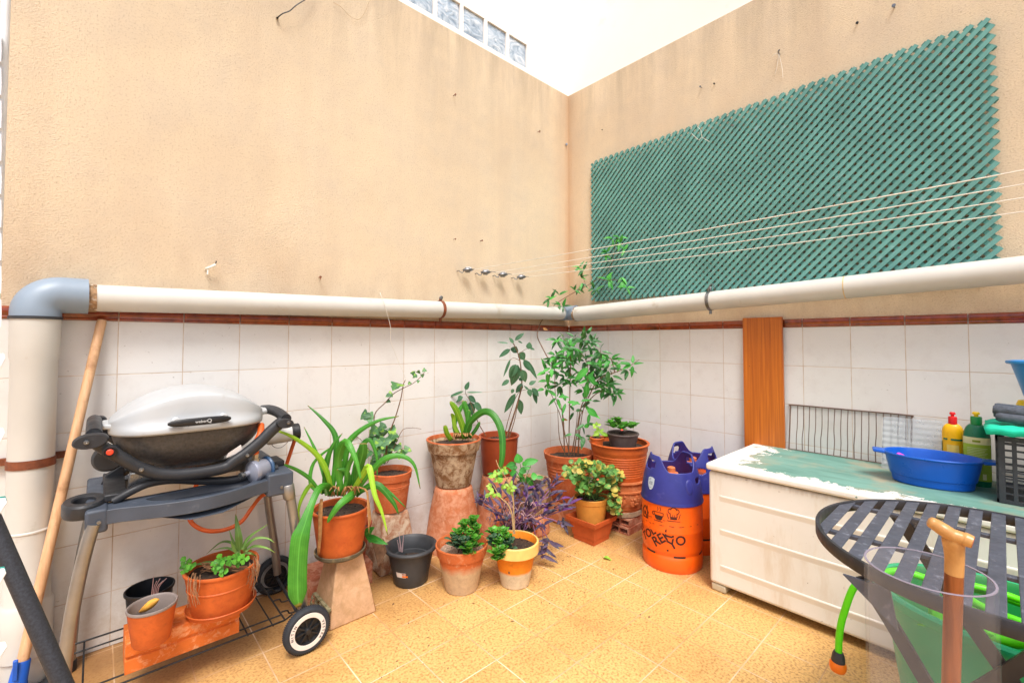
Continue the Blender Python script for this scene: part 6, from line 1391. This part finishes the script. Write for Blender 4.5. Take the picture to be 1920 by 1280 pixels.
bottle(cg_, 'green squeeze bottle with a lime label and yellow nozzle, next to the crate', M['grn'], .0375, .66, .235, .182, .0165, simple('green_cap', (20, 136, 66), .35), M['ycap'], [('label', .022, .160, -1.42, 1.42, M['label'], .0009), ('label_band', .160, .186, -1.42, 1.42, M['label2'], .0010), ('label_mark', .168, .176, -.32, .25, simple('olive_mark', (140, 160, 30), .5), .0018), ('label_block', .028, .05, .35, .65, M['label2'], .0016), ('label_block', .030, .045, -.45, .05, M['label2'], .0016)] + [('print_line', .145 - k * .006, .1468 - k * .006, -.75, .8 - (k % 3) * .12, simple('pale_print', (206, 214, 150), .6), .0016) for k in range(9)])
# blue oval basin
cb = V((-.275, -2.068, TZ)); bs = root('oval_basin', 'blue plastic oval basin with two end handles on the peeling green top', 'basin', cb)
al = math.radians(-90 + 10); Rb = Matrix.Rotation(al, 3, 'Z')
def ov(rx, ry, z, n=64, e=1.): return [cb + Rb @ V((rx * math.copysign(abs(math.cos(2 * PI * k / n)) ** e, math.cos(2 * PI * k / n)), ry * math.sin(2 * PI * k / n), z)) for k in range(n)]
b = MB(); b.grid([ov(.108, .070, .004), ov(.112, .074, .0), ov(.118, .079, .004), ov(.122, .083, .030), ov(.126, .087, .032), ov(.141, .100, .105), ov(.147, .106, .108), ov(.149, .108, .112), ov(.147, .106, .116), ov(.141, .100, .115), ov(.137, .096, .105), ov(.118, .079, .012), ov(.06, .04, .011), ov(.001, .001, .011)], True); b.add(ov(.108, .07, .004), [tuple(range(64))])
b.build('basin_shell', M['blue'], bs, ang=40)
for sg in (-1, 1):
    b = MB(); pl = [V((sg * .138, -.034, .103)), V((sg * .178, -.026, .105)), V((sg * .180, .026, .105)), V((sg * .138, .034, .103))]; b.prism([cb + Rb @ p for p in pl], (0, 0, .012)); b.build('handle', M['blue'], bs, bevel=.004, seg=3)
pn = cb + V((.015, .088, .075)); tag(MB().lathe([(0, -.02), (.012, -.018), (.016, 0), (.012, .018), (0, .022)], pn + V((-.02, 0, .012)), 7, axis=(.3, .8, .5)).box(tuple(pn + V((-.034, -.012, -.062))), tuple(pn + V((-.022, .012, .012)))).build('pink_sponge', M['pink'], loc=pn, bevel=.002), 'small pink plastic piece lying inside the blue oval basin', 'sponge')
# black ventilated crate
kx0, kx1, ky0, ky1, kz0, kz1 = -.372, -.08, -2.247, -2.64, TZ + .001, .800
ck = root('crate', 'black ventilated plastic crate at the right end of the peeling green top', 'crate', ((kx0 + kx1) / 2, (ky0 + ky1) / 2, TZ))
def crate_side(p0, p1, name):
    b = MB(); p0 = V(p0); p1 = V(p1); L = (p1 - p0).length; d = (p1 - p0) / L; nn = V((d.y, -d.x, 0)) * .004
    def bar(t0, t1, z0, z1, th=1.):
        q = [p0 + d * t0 + V((0, 0, z0 - p0.z)), p0 + d * t1 + V((0, 0, z0 - p0.z)), p0 + d * t1 + V((0, 0, z1 - p0.z)), p0 + d * t0 + V((0, 0, z1 - p0.z))]; b.prism([x - nn * th for x in q], nn * 2 * th)
    bar(0, L, kz1 - .016, kz1, 1.6); bar(0, L, kz0, kz0 + .012, 1.4); bar(0, .016, kz0, kz1, 1.5); bar(L - .016, L, kz0, kz1, 1.5)
    k = 0; z = kz0 + .032
    while z < kz1 - .02: bar(.0, L, z, z + .0042, .9 if k % 2 else 1.2); z += .0245; k += 1
    t = .034; k = 0
    while t < L - .02: bar(t, t + (.010 if k % 3 == 0 else .0035), kz0, kz1, 1.1 if k % 3 == 0 else .8); t += .032; k += 1
    b.build(name, M['crate'], ck, smooth_=False)
crate_side((kx0, ky0, kz0), (kx0, ky1, kz0), 'crate_side'); crate_side((kx0, ky0, kz0), (kx1, ky0, kz0), 'crate_side'); crate_side((kx1, ky0, kz0), (kx1, ky1, kz0), 'crate_side'); crate_side((kx0, ky1, kz0), (kx1, ky1, kz0), 'crate_side')
MB().box((kx0 + .003, ky1, kz0), (kx1, ky0 - .003, kz0 + .006)).build('crate_floor', M['crate'], ck)
def drape(name, label, cat, mat, z, x0, x1, y0, y1, th, amp, seed, hang=0, subs=1):
    random.seed(seed); b = MB(); rows = []; N = 22
    for i in range(N + 1):
        row = []
        for j in range(N + 1):
            s_, t = i / N, j / N; x = x0 + (x1 - x0) * s_; y = y0 + (y1 - y0) * t; zz = z + amp * mnoise.noise(V((x * 26 + seed, y * 34, 0))); e = min(s_, 1 - s_, t, 1 - t)
            zz -= hang * max(0, 1 - e * 9) ** 2; row.append(V((x + .006 * mnoise.noise(V((y * 30, seed, 1))), y + .006 * mnoise.noise(V((x * 30, seed, 2))), zz)))
        rows.append(row)
    b.grid(rows); o = b.build(name, mat, None, ang=180, solid=th, loc=((x0 + x1) / 2, (y0 + y1) / 2, z)); return tag(o, label, cat)
drape('cloth', 'mint green cloth hanging over the rim of the black crate', 'cloth', M['tealcloth'], .828, -.42, -.18, -2.219, -2.50, .022, .006, 3, .010)
tw = root('towel', 'dark grey folded towel on top of the mint cloth', 'towel', (-.27, -2.4, .845)); b = MB()
for k, (z, r_, x, yy) in enumerate([(.862, .017, -.36, -2.245), (.885, .018, -.35, -2.238), (.872, .02, -.325, -2.24), (.895, .012, -.33, -2.242)]):
    b.tube(smooth([(x, yy, z + .004), (x - .004, yy - .05, z + .001), (x, yy - .12, z - .002), (x + .005, yy - .25, z)], 6), [r_ * (.75 if i == 0 else 1) for i in range(19)], 14)
b.build('towel_folds', M['cloth'], tw)
bc = PX(1975, 700, -.28); o = root('blue_bucket', 'blue plastic tub on top of the towel, cut off by the right edge', 'bucket', (bc.x, bc.y, .885))
el = PX(1887, 676, -.3); rr_ = .105; cc = V((-.26, el.y - rr_ + .004, .0)); zt2 = el.z
MB().lathe([(0, .888), (.050, .888), (.052, .892), (.091, zt2 - .012), (.102, zt2 - .011), (rr_, zt2 - .006), (rr_ - .002, zt2), (.094, zt2 + .001), (.088, zt2 - .006), (.048, .897), (0, .897)], (cc.x, cc.y, 0), 56).build('tub', M['blue2'], o, ang=40)
ys = V((-.215, -2.325, .90)); tag(MB().lathe([(0, -.02), (.026, -.017), (.032, 0), (.026, .016), (0, .018)], ys, 18).build('yellow_sponge', M['ycap'], loc=ys), 'yellow sponge between the grey towel and the blue tub', 'sponge')

# ================================================================== ROUND TABLE
tb = V((-1.372, -2.262, 0)); tz = .712; TR = .306
tt = root('round_table', 'round folding garden table with worn dark slats, in front of the cabinet', 'table', tb)
b = MB(); b.lathe([(TR - .006, tz - .022), (TR, tz - .022), (TR + .001, tz - .020), (TR + .001, tz + .001), (TR, tz + .003), (TR - .006, tz + .003), (TR - .007, tz + .001), (TR - .007, tz - .020), (TR - .006, tz - .022)], tb, 120); b.build('rim_band', simple('dark_rim', (44, 45, 50), .5, .3, 30, dirt=((112, 70, 52), 14, .66), bump=.2), tt, ang=40)
ns = 16; pitch = .0375
for k in range(ns):
    y = tb.y + .2735 - pitch * k; hw = .0118; rr2 = TR - .0065; e0, e1 = abs(y - hw - tb.y), abs(y + hw - tb.y)
    if max(e0, e1) >= rr2: continue
    h0_, h1_ = math.sqrt(rr2 ** 2 - e0 ** 2), math.sqrt(rr2 ** 2 - e1 ** 2); MB().prism([(tb.x - h0_, y - hw, tz - .003), (tb.x + h0_, y - hw, tz - .003), (tb.x + h1_, y + hw, tz - .003), (tb.x - h1_, y + hw, tz - .003)], (0, 0, .004)).build('slat', M['tabletop'], tt, bevel=.0015)
for x in (-1.24, -1.465): hy = math.sqrt((TR - .009) ** 2 - (x - tb.x) ** 2); MB().box((x - .008, tb.y - hy, tz - .012), (x + .008, tb.y + hy, tz - .0042)).build('support_bar', M['tabletop'], tt, bevel=.001)
def flatleg(pts, w__, name='leg'):
    P = smooth(pts, 8); b = MB(); rows = []
    for i, p in enumerate(P):
        t = (P[min(i + 1, len(P) - 1)] - P[max(i - 1, 0)]).normalized(); n1 = V((1, 0, 0)); n2 = t.cross(n1).normalized()
        rows.append([p + n1 * .005 + n2 * w__ / 2, p + n1 * .005 - n2 * w__ / 2, p - n1 * .005 - n2 * w__ / 2, p - n1 * .005 + n2 * w__ / 2])
    b.grid(rows, True); b.add(rows[0], [(0, 1, 2, 3)]); b.add(rows[-1], [(0, 1, 2, 3)]); b.build(name, simple('dark_painted_iron', (46, 44, 46), .5, .2, 30, dirt=((96, 60, 46), 24, .66)), tt, ang=40)
flatleg([(-1.60, -2.075, tz - .031), (-1.60, -2.12, .61), (-1.60, -2.20, .47), (-1.60, -2.36, .22), (-1.60, -2.50, .0)], .021)
flatleg([(-1.585, -2.45, tz - .031), (-1.585, -2.40, .6), (-1.585, -2.30, .45), (-1.585, -2.12, .2), (-1.585, -2.0, .0)], .030)
flatleg([(-1.16, -2.075, tz - .031), (-1.16, -2.12, .61), (-1.16, -2.20, .47), (-1.16, -2.36, .22), (-1.16, -2.50, .0)], .030)
flatleg([(-1.175, -2.45, tz - .031), (-1.175, -2.40, .6), (-1.175, -2.30, .45), (-1.175, -2.12, .2), (-1.175, -2.0, .0)], .030)
MB().tube([(-1.6, -2.27, .36), (-1.16, -2.27, .36)], .006, 10).build('leg_brace', M['tabletop'], tt)
for (x, y) in ((-1.62, -2.07), (-1.16, -2.07)): MB().prism([(x, y + .02, tz - .030), (x, y - .05, tz - .030), (x, y - .06, tz - .10)], (.006, 0, 0)).build('corner_plate', M['tabletop'], tt)

# ================================================================== TUB, HOSE AND LIME THINGS UNDER THE TABLE
tc_ = V((-.895, -2.28, 0)); tu = root('washing_tub', 'teal green oval tub under the round table, lime hose and scoop inside', 'tub', tc_)
def tov(rx, ry, z, n=64): return [tc_ + V((rx * math.cos(2 * PI * k / n), ry * math.sin(2 * PI * k / n), z)) for k in range(n)]
b = MB(); b.mi = 0
b.grid([tov(.15, .21, .004), tov(.16, .22, .0), tov(.166, .226, .006), tov(.204, .275, .385), tov(.224, .297, .390), tov(.230, .303, .400), tov(.230, .303, .415), tov(.224, .297, .421), tov(.210, .283, .419)], True); b.mi = 1
b.grid([tov(.210, .283, .419), tov(.200, .271, .405), tov(.162, .222, .012), tov(.001, .001, .010)], True); b.add(tov(.15, .21, .004), [tuple(range(64))]); b.build('tub_shell', [M['teal'], M['green']], tu, ang=40)
hs_ = root('garden_hose', 'lime green garden hose coiled in the tub, its orange connector hanging near the floor', 'hose', (-.98, -1.95, 0))
pts = [V((-1.02, -1.93, .115)), V((-1.02, -1.935, .17)), V((-1.015, -1.95, .25)), V((-1.0, -1.985, .325)), V((-.98, -2.00, .44)), V((-.96, -2.05, .465)), V((-.93, -2.11, .455)), V((-.86, -2.14, .43)), V((-.79, -2.22, .41)), V((-.79, -2.32, .40)), V((-.86, -2.44, .40)), V((-.95, -2.42, .41)), V((-1.0, -2.30, .42)), V((-.98, -2.2, .43)), V((-.90, -2.13, .44)), V((-.82, -2.2, .43)), V((-.81, -2.3, .42)), V((-.9, -2.4, .42)), V((-1.0, -2.34, .44)), V((-1.0, -2.22, .45)), V((-.92, -2.16, .45))]
q0, q1, q2 = PX(1572, 1228, -.98), PX(1582, 1150, -.98), PX(1604, 1096, -.98); pts[0] = q0; pts[1] = q0.lerp(q1, .5) + V((0, .004, 0)); pts[2] = q1; pts[3] = q2
MB().tube(smooth(pts, 6), .0095, 16).build('hose_tube', M['lime'], hs_, ang=60)
dn = (q0 - pts[1]).normalized(); b = MB(); b.lathe([(0, -.012), (.0125, -.012), (.0165, .0), (.018, .014), (.018, .02)], q0, 24, axis=dn); b.build('connector_collar', M['anth'], hs_)
b = MB(); b.lathe([(0, .018), (.019, .018), (.022, .024), (.0225, .036), (.019, .046), (.012, .048), (.011, .04), (0, .04)], q0, 28, axis=dn); b.build('connector', M['conn'], hs_)
SC0, SC1 = PX(1742, 1172, -1.03), PX(1862, 1196, -1.06)
sx = root('scoop', 'bright lime plastic scoop lying in the teal tub', 'scoop', (-.93, -2.2, .27)); b = MB(); random.seed(12)
rows = []
for i in range(11):
    t = i / 10; c1 = SC0.lerp(SC1, t) + V((0, 0, .02 * math.sin(PI * t))); w__ = .045 * (1 - .3 * t)
    rows.append([c1 + V((.9, .1, .3)) * (-w__) + V((0, 0, .03)), c1 + V((.6, -.8, 0)) * (-w__ * .6), c1 + V((0, 0, -.01)), c1 + V((.9, .1, .3)) * w__ * .6, c1 + V((.9, .1, .3)) * w__ + V((0, 0, .03))])
b.grid(rows); b.build('scoop_blade', M['lime'], sx, solid=.003)
MB().tube(smooth([SC1, SC1.lerp(SC0, -.25), SC1.lerp(SC0, -.6) + V((0, 0, .01)), SC1.lerp(SC0, -1.0)], 5), .013, 14).build('handle', M['lime'], sx)
bx = root('black_bracket', 'black plastic frame piece at the lower right corner, below the tub rim', 'frame', (-1.35, -2.36, 0))
q = PD(1893, 1225, 1.06); zt3 = q.z; b = MB(); b.box((q.x - .008, q.y - .30, 0), (q.x + .022, q.y, zt3)); b.build('frame_panel', M['crate'], bx, bevel=.008, seg=3)

# ================================================================== CLEAR VASE AND WALKING STICK
vc = PD(1737, 1067, .62); vr = .068; vz = vc.z
vs_ = root('clear_vase', 'tall clear plastic cylinder holding the wooden walking stick, in front of the round table', 'umbrella stand', (vc.x, vc.y, 0))
MB().lathe([(0, .002), (vr, .002), (vr, .01), (vr, vz * .5), (vr, vz - .003), (vr - .0012, vz), (vr - .0028, vz), (vr - .004, vz - .003), (vr - .004, .012), (0, .012)], (vc.x, vc.y, 0), 96).build('tube_wall', M['clear'], vs_, ang=40)
MB().lathe([(vr - .0032, vz + .0001), (vr - .0002, vz + .0001), (vr - .0004, vz + .0009), (vr - .003, vz + .0009), (vr - .0032, vz + .0001)], (vc.x, vc.y, 0), 96).build('polished_rim', simple('acrylic_edge', (140, 132, 146), .2, .02), vs_)
cn = root('walking_stick', 'wooden walking stick with a pale T shaped handle standing in the clear cylinder', 'walking stick', (vc.x, vc.y, 0))
Dc = .63; h1 = PD(1790, 1030, Dc); lo = PD(1783, 1280, Dc); dn = (lo - h1).normalized(); tb_ = (.02 - h1.z) / dn.z
MB().tube([h1 + dn * .028, h1 + dn * .25, h1 + dn * tb_], [.0102, .0098, .0080], 24).build('shaft', M['cane'], cn, ang=60)
HP = [PD(1740, 976, Dc + .012), PD(1752, 982, Dc + .008), PD(1768, 992, Dc), PD(1786, 1003, Dc - .006), PD(1806, 1009, Dc - .013), PD(1824, 1016, Dc - .02)]
P_ = smooth(HP, 6); N_ = len(P_); RR = [(.0070 + .0022 * math.sin(PI * min(1, i / N_ * 1.0)) + (.0012 if i > N_ * .8 else 0)) for i in range(N_)]; RR[0] *= .6; RR[1] *= .88
b = MB(); b.tube(P_, RR, 24); b.build('handle', M['cane2'], cn, ang=60)
b = MB(); b.tube(smooth([PD(1786, 1004, Dc - .004), PD(1788, 1022, Dc - .001), h1 + dn * .012, h1 + dn * .034], 5), [.0098, .0112, .0120, .0122, .0120, .0118, .0115, .0112, .0110, .0108, .0106, .0105, .0104, .0104, .0103, .0103], 24); b.build('handle_neck', M['cane2'], cn, ang=60)
MB().lathe([(0, .0), (.0076, 0), (.0085, -.002)], P_[-1] + (P_[-1] - P_[-3]).normalized() * .0006, 24, axis=(P_[-1] - P_[-3])).build('end_grain', simple('end_grain', (168, 92, 60), .5, .3, 120), cn)

# ================================================================== FALLEN BITS
random.seed(5)
lf = MB(); p = PZ(1131, 1045, .004); lf.leaf(p, (.3, -1, .15), (0, 0, 1), .045, .026, 'ovate', .3, .3); tag(lf.build('fallen_leaf', M['limeleaf'], loc=p, ang=180), 'green leaf lying on the floor in front of the square planter', 'leaf')
db = MB()
for k in range(330):
    if k < 210: x, y = rnd(-2.0, -.15), rnd(-.95, -.45)
    else: x, y = rnd(-1.2, -.62), rnd(-1.3, -.6)
    s_ = rnd(.0015, .004) * (1.8 if k % 17 == 0 else 1); a_ = rnd(0, 3.1); d = V((math.cos(a_), math.sin(a_), 0)); db.add([V((x, y, .0012)) + d * s_ * 1.8, V((x, y, .0025)) + V((-d.y, d.x, 0)) * s_ * .6, V((x, y, .0012)) - d * s_ * 1.6, V((x, y, .0012)) - V((-d.y, d.x, 0)) * s_ * .6], [(0, 1, 2, 3)])
tag(db.build('floor_debris', M['twig']), 'crumbs of soil and dry leaf scattered on the floor among the pots', None, kind='stuff')
